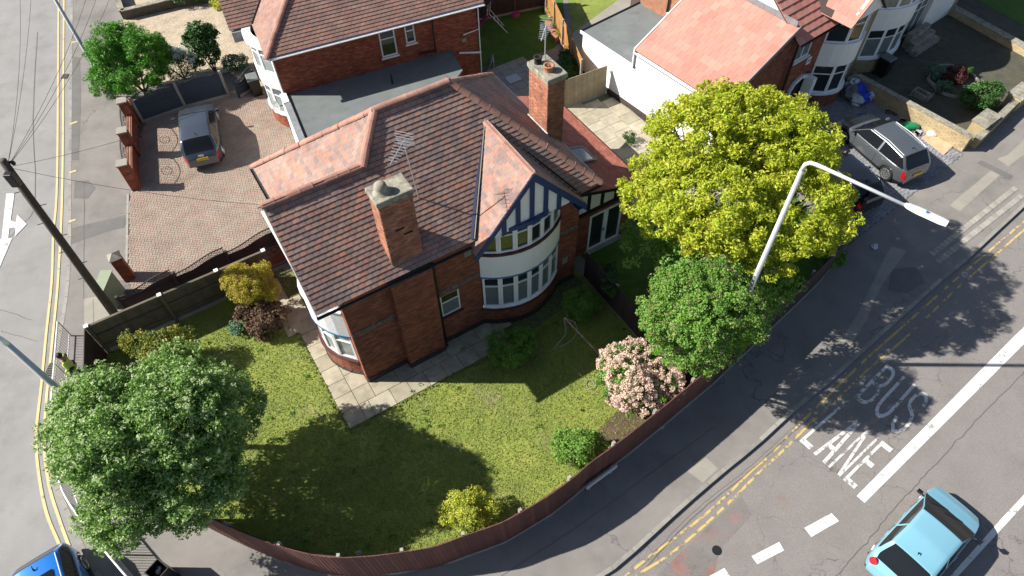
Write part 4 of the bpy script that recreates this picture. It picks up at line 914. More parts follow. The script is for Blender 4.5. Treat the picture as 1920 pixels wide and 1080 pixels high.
pf = MB(); pf.box(B(-.02, .65, 2.5), (.05, .75, 4.9), (UB, VB, Vector((0, 0, 1))), .5); pf.build('corner_board', M['white'], hb)
SB = .85; zfb = lambda v: 4.95 + SB * (v + .05)
K_ = 4.6
tile_roof(hb, [B(-.25, -.08, 4.93), B(10.4, -.08, 4.93), B(10.4, K_, zfb(K_)), B(4.4, K_, zfb(K_))], UB, 'tile_b', gauge=.17, tw=.24, limit=0, lap=.90, th=.02)  # courses gapped; the dark strips between them stand in for shadow
tile_roof(hb, [B(-.28, -.08, 4.93), B(4.4, K_, zfb(K_)), B(4.4, 6.0, zfb(K_)), B(2.82, 6.0, 7.565), B(-.28, 2.9, 4.93)], VB, 'tile_b', gauge=.17, tw=.24, limit=0, th=.014)
ridge_tiles(hb, B(-.3, -.1, 4.95), B(4.4, K_, zfb(K_) + .03), .15)
# front gable wing of that house, further left
tile_roof(hb, [B(-1.35, 2.9, 4.93), B(-.28, 2.9, 4.93), B(2.82, 6.0, 7.565), B(-1.35, 6.0, 7.565)], UB, 'tile_b', gauge=.17, tw=.24, limit=0, lap=.90, th=.02)  # dark underlay left showing between courses in place of cast shade
vv = MB(); vv.tube([B(-.28, 2.9, 5.0), B(2.82, 6.0, 7.6)], .04, 6); vv.build('valley_lead', M['soot'], hb)
tile_roof(hb, [B(-1.35, 6.0, 7.565), B(2.82, 6.0, 7.565), B(2.82, 9.0, 5.0), B(-1.35, 9.0, 5.0)], UB, 'tile_b', limit=0)
gutter(hb, B(-.25, -.16, 4.86), B(10.4, -.16, 4.86), 'upvc', .07)
fs_ = MB(); fs_.box(B(5.1, -.02, 4.84), (10.5, .24, .05), (UB, VB, Vector((0, 0, 1))), .5); fs_.build('soffit', M['upvc'], hb)
wg = MB(); wg.box(B(-.85, 2.95, 4.6), (.9, .4, .5), (UB, VB, Vector((0, 0, 1))), .5); wg.build('bay_fascia', M['lead'], hb)
pipe(hb, [B(7.75, .18, 4.8), B(7.75, .18, 2.75)], .045); pipe(hb, [B(7.75, .18, 2.85), B(7.1, .14, 2.95), B(6.9, .14, 2.95)], .05)
pipe(hb, [B(10.16, .2, 4.8), B(10.16, .2, 3.4), B(9.3, .2, 3.3)], .03, 'upvc'); pipe(hb, [B(10.16, .2, 4.8), B(10.16, .2, 0)], .03, 'upvc')
pipe(hb, [B(9.0, .2, 2.35), B(10.1, -.1, 2.25)], .05, 'upvc')
mb = MB(); mb.box(vadd(B(9.35, .3, 2.95), FB, .02), (.22, .22, .05), (UB, Vector((0, 0, 1)), FB), .5); mb.build('air_vent', M['patch_light'], hb)
pipe(hb, [B(7.0, 2.2, 6.6), B(7.0, 2.2, 7.3)], .05)
pieces('brick', soft_box(.03, .8), bb, M['brick_b'], hb, 0, 'brickwork')
# garage with the flat felt roof
gar = thing('flat_roof_garage', 'flat felt roofed side extension between the two brick houses', 'garage', B(4, -1.4))
gm_ = MB(); gm_.prism([B(.15, .28)[:2], B(8.6, .28)[:2], B(8.5, -1.55)[:2], B(6.3, -3.6)[:2], B(.15, -3.6)[:2]], 2.5, 2.6, .5); gm_.build('flat_roof', M['felt'], gar)
gw = MB(); gw.prism([B(.2, .26)[:2], B(8.4, .26)[:2], B(8.3, -1.5)[:2], B(6.2, -3.5)[:2], B(.2, -3.5)[:2]], 0, 2.5, .5); gw.build('wall', M['brick_b'], gar)
gp_ = MB(); gp_.box(B(-.02, -1.9, 2.66), (.3, 3.4, .12), (UB, VB, Vector((0, 0, 1))), .5); gp_.build('parapet_coping', M['lead'], gar)
gp_ = MB(); gp_.box(B(-.19, -1.9, 1.3), (.06, 3.4, 2.6), (UB, VB, Vector((0, 0, 1))), .5); gp_.build('garage_door', M['white'], gar)
gp_ = MB(); gp_.box(B(-.05, -.12, 2.68), (.3, .75, .14), (UB, VB, Vector((0, 0, 1))), .5); gp_.build('parapet_end', M['white'], gar)
pipe(gar, [B(5.0, -1.1, 2.6), B(5.0, -1.1, 3.1)], .05, 'black', 'vent_pipe')
ds = MB(); dc = Vector(B(-.55, .55, 1.9)); dn = Vector((-.6, -.75, .35)).normalized(); dx = dn.orthogonal().normalized(); dy = dn.cross(dx); vs = [dc - dn * .07]
for rr, kk in ((.16, -.05), (.3, 0)):
    for k in range(16): t = 2 * math.pi * k / 16; vs.append(dc + dn * kk + dx * math.cos(t) * rr + dy * math.sin(t) * rr)
ds.add(vs, [(0, 1 + k, 1 + (k + 1) % 16) for k in range(16)] + [(1 + k, 1 + (k + 1) % 16, 17 + (k + 1) % 16, 17 + k) for k in range(16)], .5); 
dt = thing('satellite_dish', 'round grey satellite dish by the white corner of the house behind', 'satellite dish', tuple(dc)); ds.build('dish', M['galv'], dt)
mb = MB(); mb.tube([dc - dn * .05, dc + Vector(B(.5, 0)) - Vector(B(0, 0))], .02, 6); mb.tube([dc - dn * .05 - Vector((0, 0, .25)), dc + dn * .35], .012, 6); mb.build('arm', M['black'], dt)
# ================================================================ HOUSE TO THE RIGHT
hr = thing('rendered_house', 'house with a white side wall, pink tiled lean-to roof and white bow windows', 'house', R(5, 0))
FR, LR, RR = unit(R, 0, -1), unit(R, -1, 0), unit(R, 1, 0); UR = Vector((*R.U, 0)); VR = Vector((*R.V, 0)); br = []
mb = MB(); mb.prism([R(0, -5.0)[:2], R(4.2, -5.0)[:2], R(4.2, .45)[:2], R(0, .45)[:2]], .35, 3.45, .5); mb.prism([R(0, .45)[:2], R(4.2, .45)[:2], R(4.2, 4.25)[:2], R(0, 4.25)[:2]], .35, 2.5, .5); mb.build('wall', M['render'], hr)
mb = MB(); mb.prism([R(-.04, -5.0)[:2], R(4.2, -5.0)[:2], R(4.2, 4.28)[:2], R(-.04, 4.28)[:2]], 0, .35, .5); mb.build('plinth', M['mortar_dk'], hr)
pl = []; brickface(R(-.04, 4.28), R(-.04, -5), 0, .35, LR, store=pl); pieces('brick', soft_box(.03, .8), pl, M['brick_dark'], hr, 0, 'plinth_brickwork')
# flat felt part
mb = MB(); mb.prism([R(-.08, .42)[:2], R(4.25, .42)[:2], R(4.25, 4.3)[:2], R(-.08, 4.3)[:2]], 2.5, 2.62, .5); mb.build('flat_roof', M['felt'], hr)
mb = MB(); mb.box(R(-.1, 2.4, 2.6), (.07, 3.9, .14), (UR, VR, Vector((0, 0, 1))), .5); mb.build('fascia', M['upvc'], hr)
mb = MB(); mb.box(R(2.1, 4.33, 2.62), (4.3, .06, .12), (UR, VR, Vector((0, 0, 1))), .5); mb.build('fascia', M['black'], hr)
SRr = .50
tile_roof(hr, [R(-.12, -5.12, 3.5), R(-.12, .5, 3.5), R(4.2, .5, 3.5 + SRr * 4.32), R(4.2, -5.12, 3.5 + SRr * 4.32)], VR, 'tile_red', gauge=.40, tw=.40, th=.012, limit=300, tpl=unit_box(), jit=.0015, lap=1.01, gap=.008, stag=True)
gutter(hr, R(-.2, -5.12, 3.42), R(-.2, .5, 3.42), 'galv', .07)
mb = MB(); mb.slabpoly([R(-.12, -5.15, 3.36), R(-.12, -5.15, 3.56), R(4.2, -5.15, 3.56 + SRr * 4.32), R(4.2, -5.15, 3.36 + SRr * 4.32)], tuple(VR * .04), .5); mb.build('verge_board', M['lead'], hr)
mb = MB(); mb.slabpoly([R(-.12, .54, 2.6), R(-.12, .54, 3.56), R(4.2, .54, 3.56 + SRr * 4.32), R(4.2, .54, 2.6)], tuple(VR * -.06), .5); mb.build('wall_cheek', M['render'], hr)
# lean-to front wall (brick), main body
mb = MB(); a, b = R(0, -5.02), R(4.3, -5.02); wallpanel(mb, a, b, 0, 3.4, FR); brickface(a, b, 0, 3.4, FR, store=br)
mb.face([R(0, -5.03, 3.4), R(4.2, -5.03, 3.4), R(4.2, -5.03, 5.6)], .5)
for k in range(26):
    zz = 3.4 + k * .08; x0_ = (zz - 3.4) / SRr + .2
    if x0_ < 4.1: brickface(R(x0_, -5.03), R(4.2, -5.03), zz, zz + .079, FR, store=br)
HU = 4.2; holes = [(.55, 1.75, 3.55, 4.75), (1.15, 2.55, .1, 2.35), (2.85, 5.45, .1, 99)]
a, b = R(HU, -5.05), R(10.2, -5.05); wallpanel(mb, a, b, 0, 5.15, FR, [(.55, 1.75, 3.55, 4.75), (1.2, 2.5, .05, 2.3)], .3); brickface(a, b, 0, 5.15, FR, holes, store=br)
for i in range(0): pass
mb.prism([R(HU, -5.0)[:2], R(22, -5.0)[:2], R(22, 5)[:2], R(HU, 5)[:2]], 0, 5.0, .5)
mb.build('wall', M['mortar_dk'], hr)
mb = MB(); mb.slabpoly([R(HU - .02, -5.0, 5.0), R(HU - .02, 5.0, 5.0), R(HU - .02, 0, 9.0)], tuple(UR * .06), .5); mb.build('gable_wall', M['render'], hr)
mb = MB(); mb.slabpoly([R(HU - .10, -5.0, 5.68), R(HU - .10, .5, 5.68), R(HU - .10, .5, 5.92), R(HU - .10, -5.0, 5.92)], tuple(UR * .06), .5); mb.build('lead_flashing', M['lead'], hr)
tile_roof(hr, [R(HU - .12, -5.45, 4.95), R(8.55, -5.45, 4.95), R(8.55, 0, 9.0), R(HU - .12, 0, 9.0)], UR, 'tile_red', gauge=.36, tw=.45, th=.045, limit=80, jit=.004, lap=1.06)
tile_roof(hr, [R(6.2, -6.45, 5.45), R(7.55, -6.45, 5.45 + 1.3), R(7.55, -3.0, 6.75), R(6.2, -4.6, 5.5)], VR, 'tile_red', gauge=.36, tw=.40, th=.014, limit=80, jit=.004)
mb = MB(); mb.slabpoly([R(6.25, -6.3, 5.5), R(8.9, -6.3, 5.5), R(7.55, -6.3, 6.8)], tuple(VR * .1), .5); mb.build('gable_render', M['white'], hr)
tile_roof(hr, [R(8.9, -6.45, 5.45), R(7.55, -6.45, 5.45 + 1.3), R(7.55, -3.0, 6.75), R(8.9, -4.6, 5.5)], VR, 'tile_red', gauge=.36, tw=.40, th=.014, limit=80, jit=.004)
window(hr, R(HU + .55, -5.05), R(HU + 1.75, -5.05), 3.55, 4.75, FR, 2, None, gm='glass_net', inset=.03, sill='upvc', fw=.07)
# door surround
mb = MB(); dp = [(1.15, 0), (1.15, 1.75), (1.35, 2.1), (1.85, 2.28), (2.35, 2.1), (2.55, 1.75), (2.55, 0)]
for (x0_, z0_), (x1_, z1_) in zip(dp[:-1], dp[1:]):
    p0 = Vector(vadd(R(HU + x0_, -5.05, z0_), FR, .06)); p1 = Vector(vadd(R(HU + x1_, -5.05, z1_), FR, .06)); dd = (p1 - p0).normalized(); mb.box((p0 + p1) / 2, ((p1 - p0).length + .1, .16, .14), (dd, dd.cross(FR), FR), .5)
mb.build('door_surround', M['upvc'], hr)
mb = MB(); mb.box(vadd(R(HU + 1.85, -5.0, 1.1), FR, .02), (1.2, 2.1, .05), (UR, Vector((0, 0, 1)), FR), .5); mb.build('front_door', M['black'], hr)
mb = MB(); mb.box(vadd(R(HU + 2.35, -5.05, 1.1), FR, .3), (.3, 2.15, .5), (UR, Vector((0, 0, 1)), FR), .5); mb.build('porch_side', M['upvc'], hr)
mb = MB(); mb.box(vadd(R(HU + 2.0, -5.05, 3.1), FR, .03), (.3, .38, .04), (UR, Vector((0, 0, 1)), FR), .5); hn = mb.build('house_number_plate', M['upvc'], hr)
cu = bpy.data.curves.new('number_text', 'FONT'); cu.body = '83'; cu.size = .24; cu.align_x = 'CENTER'; cu.align_y = 'CENTER'; cu.extrude = .002; to = bpy.data.objects.new('number_text', cu); me = bpy.data.meshes.new_from_object(to); me.materials.clear(); me.materials.append(M['black']); bpy.data.objects.remove(to)
o = bpy.data.objects.new('number_lettering', me); link(o, hn); mm = Matrix((UR, Vector((0, 0, 1)), FR)).transposed().to_4x4(); mm.translation = Vector(vadd(R(HU + 2.0, -5.05, 3.1), FR, .055)) - WPOS[hn]; o.matrix_basis = mm
def bow_bay(parent, fr, u0, u1, v, bulge, zs_, sillz, top, mats_, nseg=5, gm=('glass', 'glass'), brk=None):
    P = arcpts((u0, v), (u1, v), bulge, 8, fr, (0, -1)); Fq = arcpts((u0 + .03, v), (u1 - .03, v), bulge - .05, nseg, fr, (0, -1))
    strip(parent, fr, P, 0, sillz, 'mortar_dk', 'bay_wall', .1, -.002)
    for i in range(8): brickface(fr(*P[i]), fr(*P[i + 1]), 0, sillz, segnormal(fr, P[i], P[i + 1], (0, -1)), store=brk)
    strip(parent, fr, P, sillz, sillz + .1, mats_[0], 'bay_sill', .35, .08)
    for (z0, z1) in zs_:
        for i in range(nseg):
            window(parent, fr(*Fq[i]), fr(*Fq[i + 1]), z0, z1, segnormal(fr, Fq[i], Fq[i + 1], (0, -1)), 1, .68, gm=list(gm), fw=.075, name='bay_window')
    strip(parent, fr, P, zs_[0][1], zs_[1][0] - .06, mats_[1], 'bay_apron', .14, .04)
    strip(parent, fr, P, zs_[1][0] - .06, zs_[1][0], mats_[0], 'bay_sill', .35, .07)
    m2 = MB(); m2.prism([fr(*p)[:2] for p in P], zs_[1][1], zs_[1][1] + .08, .5); m2.build('bay_roof', M['lead'], parent)
bow_bay(hr, R, 7.0, 10.0, -5.05, 1.0, ((.9, 2.5), (3.75, 5.15)), .8, 5.2, ('upvc', 'white'), 4, ('glass', 'glass'), br)
pipe(hr, [R(HU + .25, -5.2, 5.0), R(HU + .25, -5.2, .1)], .06); gutter(hr, R(HU, -5.5, 4.92), R(7.2, -5.5, 4.92))
pipe(hr, [R(10.2, -5.2, 5.0), R(10.2, -5.2, .1)], .06)
mb = MB(); bo = []; brickface(R(HU - .03, .55), R(HU - .03, 4.2), 2.6, 5.0, LR, store=bo); wallpanel(mb, R(HU - .02, .55), R(HU - .02, 4.3), 2.5, 5.0, LR); mb.build('wall', M['mortar'], hr); pieces('brick', soft_box(.03, .8), bo, M['terracotta'], hr, 0, 'orange_brickwork')
pipe(hr, [R(HU - .12, 2.3, 3.0), R(HU - .12, .9, 3.3)], .06, 'galv'); pipe(hr, [R(HU - .12, 2.3, 4.8), R(HU - .12, 2.3, 3.0)], .05, 'black')
pieces('brick', soft_box(.03, .8), br, M['brick'], hr, 0, 'brickwork')
# adjoining house further right
h2 = thing('rendered_house', 'adjoining pale house at the top right with a white bow window', 'house', R(14, 0)); b2 = []
mb = MB(); wallpanel(mb, R(10.25, -5.04), R(22, -5.04), 0, 5.2, FR); mb.build('wall', M['brick_buff'], h2)
brickface(R(10.25, -5.04), R(11.4, -5.04), 0, 5.2, FR, store=b2)
bow_bay(h2, R, 11.5, 15.3, -5.05, .85, ((.95, 2.6), (3.75, 5.0)), .85, 5.2, ('upvc', 'white'), 5, ('glass_net', 'glass'), b2)
window(h2, R(15.9, -5.1), R(17.3, -5.1), .3, 2.4, FR, 2, .75, gm='glass_net', name='window'); 
mb = MB(); mb.box(vadd(R(19.2, -5.05, 1.2), FR, .1), (3.2, 2.4, .2), (UR, Vector((0, 0, 1)), FR), .5); mb.build('garage_door', M['white'], h2)
mb = MB(); mb.box(vadd(R(16.5, -5.3, 1.2), FR, .25), (2.0, 2.5, .12), (UR, Vector((0, 0, 1)), FR), .5)
tile_roof(h2, [R(8.7, -5.45, 4.95), R(22, -5.45, 4.95), R(22, 0, 9.0), R(8.7, 0, 9.0)], UR, 'tile_red', gauge=.36, tw=.45, th=.045, limit=0)
pieces('brick', soft_box(.03, .8), b2, M['brick_buff'], h2, 0, 'brickwork')
for k in range(3): mb = MB(); q = R(16.6, -5.6 - k * .35, 0); mb.box(vadd(q, (0, 0, .45 - k * .15)), (1.8 + .3 * k, .36, .9 - k * .3), (UR, VR, Vector((0, 0, 1))), .5); mb.build('door_step', M['stone'], h2)
# ================================================================ FENCES, WALLS, RAILINGS
Z3 = Vector((0, 0, 1))
def board_fence(name, label, pts, h, m, bw=.12, th=.02, group=None, zs0=.0, post=None, step=0.0, rail=True, hs_=None, gravel=True, side=1, cat='fence'):
    # vertical boards along a plan polyline
    P = [(p[0], p[1]) for p in pts]; t = thing(name, label, cat, (*P[len(P) // 2], 0), 0, group); Q = resample(P, bw); L = []
    for i, (a, b) in enumerate(zip(Q[:-1], Q[1:])):
        d = Vector((b[0] - a[0], b[1] - a[1], 0)); 
        if d.length < bw * .5: continue
        d.normalize(); n = Vector((-d.y, d.x, 0)); hh = h + random.uniform(-.008, .008) + (hs_(i / len(Q)) if hs_ else 0)
        L.append((Vector(((a[0] + b[0]) / 2, (a[1] + b[1]) / 2, zs0 + hh / 2)) - n * th / 2, d * (bw + .004), Z3 * hh, (n + d * .12).normalized() * (th + random.uniform(0, .006))))
    pieces('board', unit_full(), L, M[m], t, 300)
    if rail:
        for z in (.3, h - .25):
            mb = MB(); R2 = resample(P, 1.2); R2 = R2 + [P[-1]]
            for a, b in zip(R2[:-1], R2[1:]):
                d = Vector((b[0] - a[0], b[1] - a[1], 0))
                if d.length < .05: continue
                n = Vector((-d.y, d.x, 0)).normalized() * .045 * side; mb.box(Vector(((a[0] + b[0]) / 2, (a[1] + b[1]) / 2, zs0 + z)) + n, (d.length, .05, .08), (d.normalized(), n.normalized(), Z3), .5)
            mb.build('rail', M[m], t)
    if gravel:
        mb = MB(); R2 = resample(P, 1.8) + [P[-1]]
        for a, b in zip(R2[:-1], R2[1:]):
            d = Vector((b[0] - a[0], b[1] - a[1], 0))
            if d.length < .05: continue
            n = Vector((-d.y, d.x, 0)).normalized(); mb.box(Vector(((a[0] + b[0]) / 2, (a[1] + b[1]) / 2, .07)), (d.length, .06, .15), (d.normalized(), n, Z3), .5)
        mb.build('gravel_board', M['concrete'], t)
    if post:
        R2 = resample(P, post)
        for a in R2:
            j = min(range(len(P) - 1), key=lambda k: math.dist(P[k], a)); d = Vector((P[j + 1][0] - P[j][0], P[j + 1][1] - P[j][1], 0)).normalized(); n = Vector((-d.y, d.x, 0)) * .08 * side
            mb = MB(); mb.box(Vector((a[0], a[1], (h + .10) / 2)) + n, (.1, .1, h + .10), (d, n.normalized(), Z3), .5); mb.build('post', M['concrete'], t)
    return t
def unit_full():
    v = np.array([(-.5, -.5, 0), (.5, -.5, 0), (.5, .5, 0), (-.5, .5, 0), (-.5, -.5, 1), (.5, -.5, 1), (.5, .5, 1), (-.5, .5, 1)])
    return v, [(0, 3, 2, 1), (4, 5, 6, 7), (0, 1, 5, 4), (1, 2, 6, 5), (2, 3, 7, 6), (3, 0, 4, 7)]
cb = smooth_line([p[:2] for p in curve_base], 4)
board_fence('garden_fence', 'long curved maroon board fence between the corner lawn and the pavement', cb, 2.0, 'timber_maroon', .135, group=None, zs0=.1, post=1.9, side=1)
board_fence('garden_fence', 'dark brown board fence between the pavement and the yellow green tree', smooth_line([p[:2] for p in fence_r], 4), 1.8, 'timber_dkr', .135, zs0=.1, post=2.0)
board_fence('garden_fence', 'dark board fence in deep shade dividing the corner lawn from the french door garden', [H(9.95, -.2)[:2], H(9.95, -3)[:2], H(9.95, -6.9)[:2]], 1.45, 'timber_dkr', .135, zs0=.1, post=2.0)
board_fence('garden_fence', 'short brown fence at the edge of the grey block paved drive', [g(1582, 464)[:2], g(1613, 392)[:2]], 1.25, 'timber_dkr', .135, zs0=.05)
a_, b_ = g(1094, 112, 1.85), g(1041, 0, 1.85); e_ = lerp(a_, b_, 1.5)
board_fence('garden_fence', 'sunlit orange board fence behind the tall rear chimney', [a_[:2], b_[:2], e_[:2]], 1.8, 'timber_orange', .14, zs0=.05, post=1.9)
a_, b_ = g(1060, 150, 1.8), g(1140, 122, 1.8)
fp = board_fence('garden_fence', 'pale slatted fence butting against the white rendered wall', [a_[:2], b_[:2]], 1.8, 'timber_pale', .085, zs0=.0, post=2.6, gravel=True)
board_fence('garden_fence', 'dark back fence behind the pink slide', [g(893, 40)[:2], g(1000, 18)[:2], g(1040, 10)[:2]], 1.7, 'timber_dkr', .14, zs0=.05, post=1.9)
# concrete post fence, back face towards the lawn
f1 = thing('panel_fence', 'weathered grey fence with white capped posts along the top edge of the lawn', 'fence', H(-4.8, 6.85)); pu = [-8.35, -7.65 + .0, -5.5, -3.3, -1.15]
pu = [-8.35, -5.95, -3.55, -1.2]
pu = [H(u, 0) for u in pu]
us = (-8.2, -5.46, -3.21, -1.25)
for u in us:
    mb = MB(); mb.box(H(u, 6.82, .92), (.12, .12, 1.84), (U3, V3, Z3), .5); ps = mb.build('post', M['timber_grey'], f1)
    mb = MB(); mb.box(H(u, 6.82, 1.86), (.16, .16, .04), (U3, V3, Z3), .5); mb.build('post_cap', M['white'], ps)
L = []
for a_, b_ in zip(us[:-1], us[1:]):
    n = int((b_ - a_ - .12) / .15)
    for k in range(n): L.append((H(a_ + .06 + (k + .5) * (b_ - a_ - .12) / n, 6.86, .95), U3 * (b_ - a_ - .12) / n * .985, Z3 * 1.6, V3 * (.02 + random.random() * .008)))
    for z in (.45, 1.15, 1.72): mb = MB(); mb.box(H((a_ + b_) / 2, 6.82, z), (b_ - a_ - .12, .05, .09), (U3, V3, Z3), .5); mb.build('rail', M['timber_grey'], f1)
    mb = MB(); mb.box(H((a_ + b_) / 2, 6.84, 1.80), (b_ - a_, .10, .03), (U3, V3, Z3), .5); mb.build('coping', M['timber_grey'], f1)
    mb = MB(); mb.box(H((a_ + b_) / 2, 6.84, .1), (b_ - a_, .06, .2), (U3, V3, Z3), .5); mb.build('gravel_board', M['concrete'], f1)
pieces('board', unit_full(), L, M['timber_grey'], f1)
mb = MB(); mb.slabpoly([H(-8.3, 6.8, 0), H(-8.9, 5.4, 0), H(-8.9, 5.4, 1.2), H(-8.3, 6.8, 1.8)], (.03, 0, 0), .5); mb.build('return_panel', M['timber_dkr'], f1)
def lattice_fence(label, P, posts, m, zt0, zt1, name='lattice_fence', wave=1):
    t = thing(name, label, 'fence', (*lerp(P[0], P[-1], .5)[:2], 0)); 
    for i, (a, b) in enumerate(zip(P[:-1], P[1:])):
        a = Vector((a[0], a[1], 0)); b = Vector((b[0], b[1], 0)); d = (b - a); Ln = d.length; d.normalize(); n = Vector((-d.y, d.x, 0)); L = []
        K = 7; hz = (zt0 - .35) / K
        for k in range(K): L.append((a + d * Ln / 2 + Z3 * (.16 + (k + .5) * hz), d * (Ln - .1), Z3 * (hz - .012), n * (.03 + .012 * (k % 2))))
        pieces('slat', unit_full(), L, M[m], t)
        top = lambda s: zt0 + (zt1 - zt0) * (.5 - .5 * math.cos(math.pi * min(1, max(0, s * 1.25 - .1)))) if wave > 0 else zt1 - (zt1 - zt0) * abs(2 * s - 1) ** 1.5
        mb = MB(); zb = zt0 - .2; arc = [a + d * Ln * s + Z3 * top(s) for s in [k / 14 for k in range(15)]]; mb.tube(arc, .028, 6); mb.build('top_rail', M[m], t)
        body = MB(); body.slabpoly([a + Z3 * zb, b + Z3 * zb, b + Z3 * (zt1 - .28), *[a + d * Ln * s + Z3 * (top(s) - .27) for s in (.8, .6, .4, .2)], a + Z3 * (zb + .02)], tuple(n * .02), .5); body.build('panel', M[m], t)
        mb = MB(); st = .13; q = int(Ln / st) + 6
        for k in range(-8, q):
            for s_ in (1, -1):
                for j in range(10):
                    x0 = k * st + (j * .035 if s_ > 0 else -j * .035) + (0 if s_ > 0 else .0); x1 = x0 + s_ * .035; z0_ = j * .035; z1_ = z0_ + .035
                    if 0 < x0 < Ln and 0 < x1 < Ln and j < 9:
                        tt = top(x0 / Ln); 
                        p0 = a + d * x0 + Z3 * (tt - .28 + z0_ * .85); p1 = a + d * x1 + Z3 * (top(x1 / Ln) - .28 + z1_ * .85)
                        mb.add([p0 + Z3 * .011, p0 - Z3 * .011, p1 - Z3 * .011, p1 + Z3 * .011], [(0, 1, 2, 3)], .5)
        mb.build('lattice', M[m], t, kind='stuff')
        gb = MB(); gb.box(a + d * Ln / 2 + Z3 * .07, (Ln, .06, .15), (d, n, Z3), .5); gb.build('gravel_board', M['concrete'], t)
    for p in P: mb = MB(); mb.box((p[0], p[1], (zt0 + .1) / 2), (.11, .11, zt0 + .1), None, .5); mb.build('post', M[posts], t)
    return t
lattice_fence('dark stained fence with a wavy lattice top between the driveway and the grey fence', [H(u, 7.9)[:2] for u in (-6.98, -4.78, -2.6, -.45)], 'timber_dkr', 'timber_dkr', 1.5, 1.82)
P_ = [g(240, 178, 1.75)[:2], g(323, 150, 1.75)[:2], g(408, 128, 1.75)[:2]]
lattice_fence('blue grey fence with an arched lattice top behind the parked dark estate car', P_, 'concrete', 'timber_bluegrey', 1.5, 1.8, wave=-1)
lattice_fence('short dark lattice fence beside the wheelie bin', [g(436, 148, 1.2)[:2], g(470, 128, 1.2)[:2]], 'timber_bluegrey', 'timber_bluegrey', 1.0, 1.3)
# brick wall with ironwork along the drive
bw = thing('brick_garden_wall', 'red brick garden wall with stone capped piers and scrolled ironwork beside the drive', 'wall', g(256, 300)); S_ = []
w0, w1 = Vector(g(257, 357)), Vector(g(254, 205)); wd0 = (w1 - w0).normalized(); wnn = Vector((-wd0.y, wd0.x, 0)); WL = (w1 - w0).length
mb = MB()
def wbox(mb, s0, s1, hw, z0, z1): c = w0 + wd0 * ((s0 + s1) / 2) + Z3 * ((z0 + z1) / 2); mb.box(c, (s1 - s0, hw * 2, z1 - z0), (wd0, wnn, Z3), .5)
wbox(mb, .3, WL, .11, 0, .75); piers = [0, 2.45, 4.9]
for s_ in piers: wbox(mb, s_, s_ + .4, .2, 0, 1.55)
mb.build('wall_core', M['mortar_dk'], bw)
for (sgn) in (1, -1):
    a = w0 + wnn * .11 * sgn; b = w1 + wnn * .11 * sgn; brickface(a if sgn < 0 else a, b, 0, .75, wnn * sgn, store=S_, proud=.01)
for s_ in piers:
    c0 = w0 + wd0 * s_; c1 = c0 + wd0 * .4
    for sgn in (1, -1): brickface(c0 + wnn * .2 * sgn, c1 + wnn * .2 * sgn, 0, 1.55, wnn * sgn, store=S_)
    brickface(c0 - wnn * .2, c0 + wnn * .2, 0, 1.55, -wd0, store=S_); brickface(c1 - wnn * .2, c1 + wnn * .2, 0, 1.55, wd0, store=S_)
    mb = MB(); wbox(mb, s_ - .05, s_ + .45, .25, 1.55, 1.62); mb.build('pier_cap', M['patch_light'], bw, bevel=.01)
mb = MB(); wbox(mb, .4, WL, .13, .75, .79); mb.build('coping', M['terracotta'], bw)
pieces('brick', soft_box(.03, .8), S_, M['brick_b'], bw, 0, 'brickwork')
for s_ in piers[:2]:
    s0, s1 = s_ + .4, s_ + 2.45; pan = MB(); rail = MB()
    zt = lambda s: 1.42 + .28 * math.sin(math.pi * (s - s0) / (s1 - s0))
    rail.tube([w0 + wd0 * (s0 + (s1 - s0) * k / 12) + Z3 * zt(s0 + (s1 - s0) * k / 12) for k in range(13)], .016, 6); pn = rail.build('iron_panel', M['iron'], bw)
    mb = MB(); mb.tube([w0 + wd0 * s0 + Z3 * .86, w0 + wd0 * s1 + Z3 * .86], .014, 6); mb.build('iron_rail', M['iron'], pn)
    K = 15
    for k in range(1, K):
        s = s0 + (s1 - s0) * k / K; mid = abs(k - K / 2) < 3
        mb = MB(); b0 = w0 + wd0 * s
        if mid: mb.tube([b0 + Z3 * .8, b0 + Z3 * 1.0], .009, 5); mb.tube([b0 + Z3 * 1.38, b0 + Z3 * (zt(s) + .14)], .009, 5)
        else: mb.tube([b0 + Z3 * .8, b0 + Z3 * (zt(s) + .14)], .009, 5)
        mb.build('iron_bar', M['iron'], pn)
    mc = w0 + wd0 * (s0 + s1) / 2 + Z3 * 1.19; mb = MB()
    for q in range(8):
        t_ = q * math.pi / 4; cc = mc + (wd0 * math.cos(t_) * .22 + Z3 * math.sin(t_) * .13); mb.tube([cc + wd0 * math.cos(w_) * .08 + Z3 * math.sin(w_) * .07 for w_ in [x * .7 for x in range(8)]], .008, 5)
    mb.tube([mc + wd0 * math.cos(x * .5236) * .34 + Z3 * math.sin(x * .5236) * .21 for x in range(13)], .01, 5); mb.build('iron_scroll', M['iron'], pn)
# single pier by the drive entrance, cabinet
bp = thing('brick_pier', 'red brick gate pier with a pointed cap by the green cabinet', 'pier', g(246, 524)); S_ = []; c = Vector(g(243, 520)); mb = MB(); mb.box(c + Z3 * .7, (.42, .42, 1.4), (U3, V3, Z3), .5); mb.build('pier_core', M['mortar_dk'], bp)
for o_, t_ in ((U3, V3), (-U3, V3), (V3, U3), (-V3, U3)): brickface(c + o_ * .21 - t_ * .21, c + o_ * .21 + t_ * .21, 0, 1.4, o_, store=S_)
pieces('brick', soft_box(.03, .8), S_, M['brick_b'], bp, 0, 'brickwork')
mb = MB(); q = [c + U3 * x * .26 + V3 * y * .26 + Z3 * 1.4 for x, y in ((-1, -1), (1, -1), (1, 1), (-1, 1))]; mb.add(q + [c + Z3 * 1.62], [(0, 1, 4), (1, 2, 4), (2, 3, 4), (3, 0, 4), (3, 2, 1, 0)], .5); mb.build('pier_cap', M['stone'], bp)
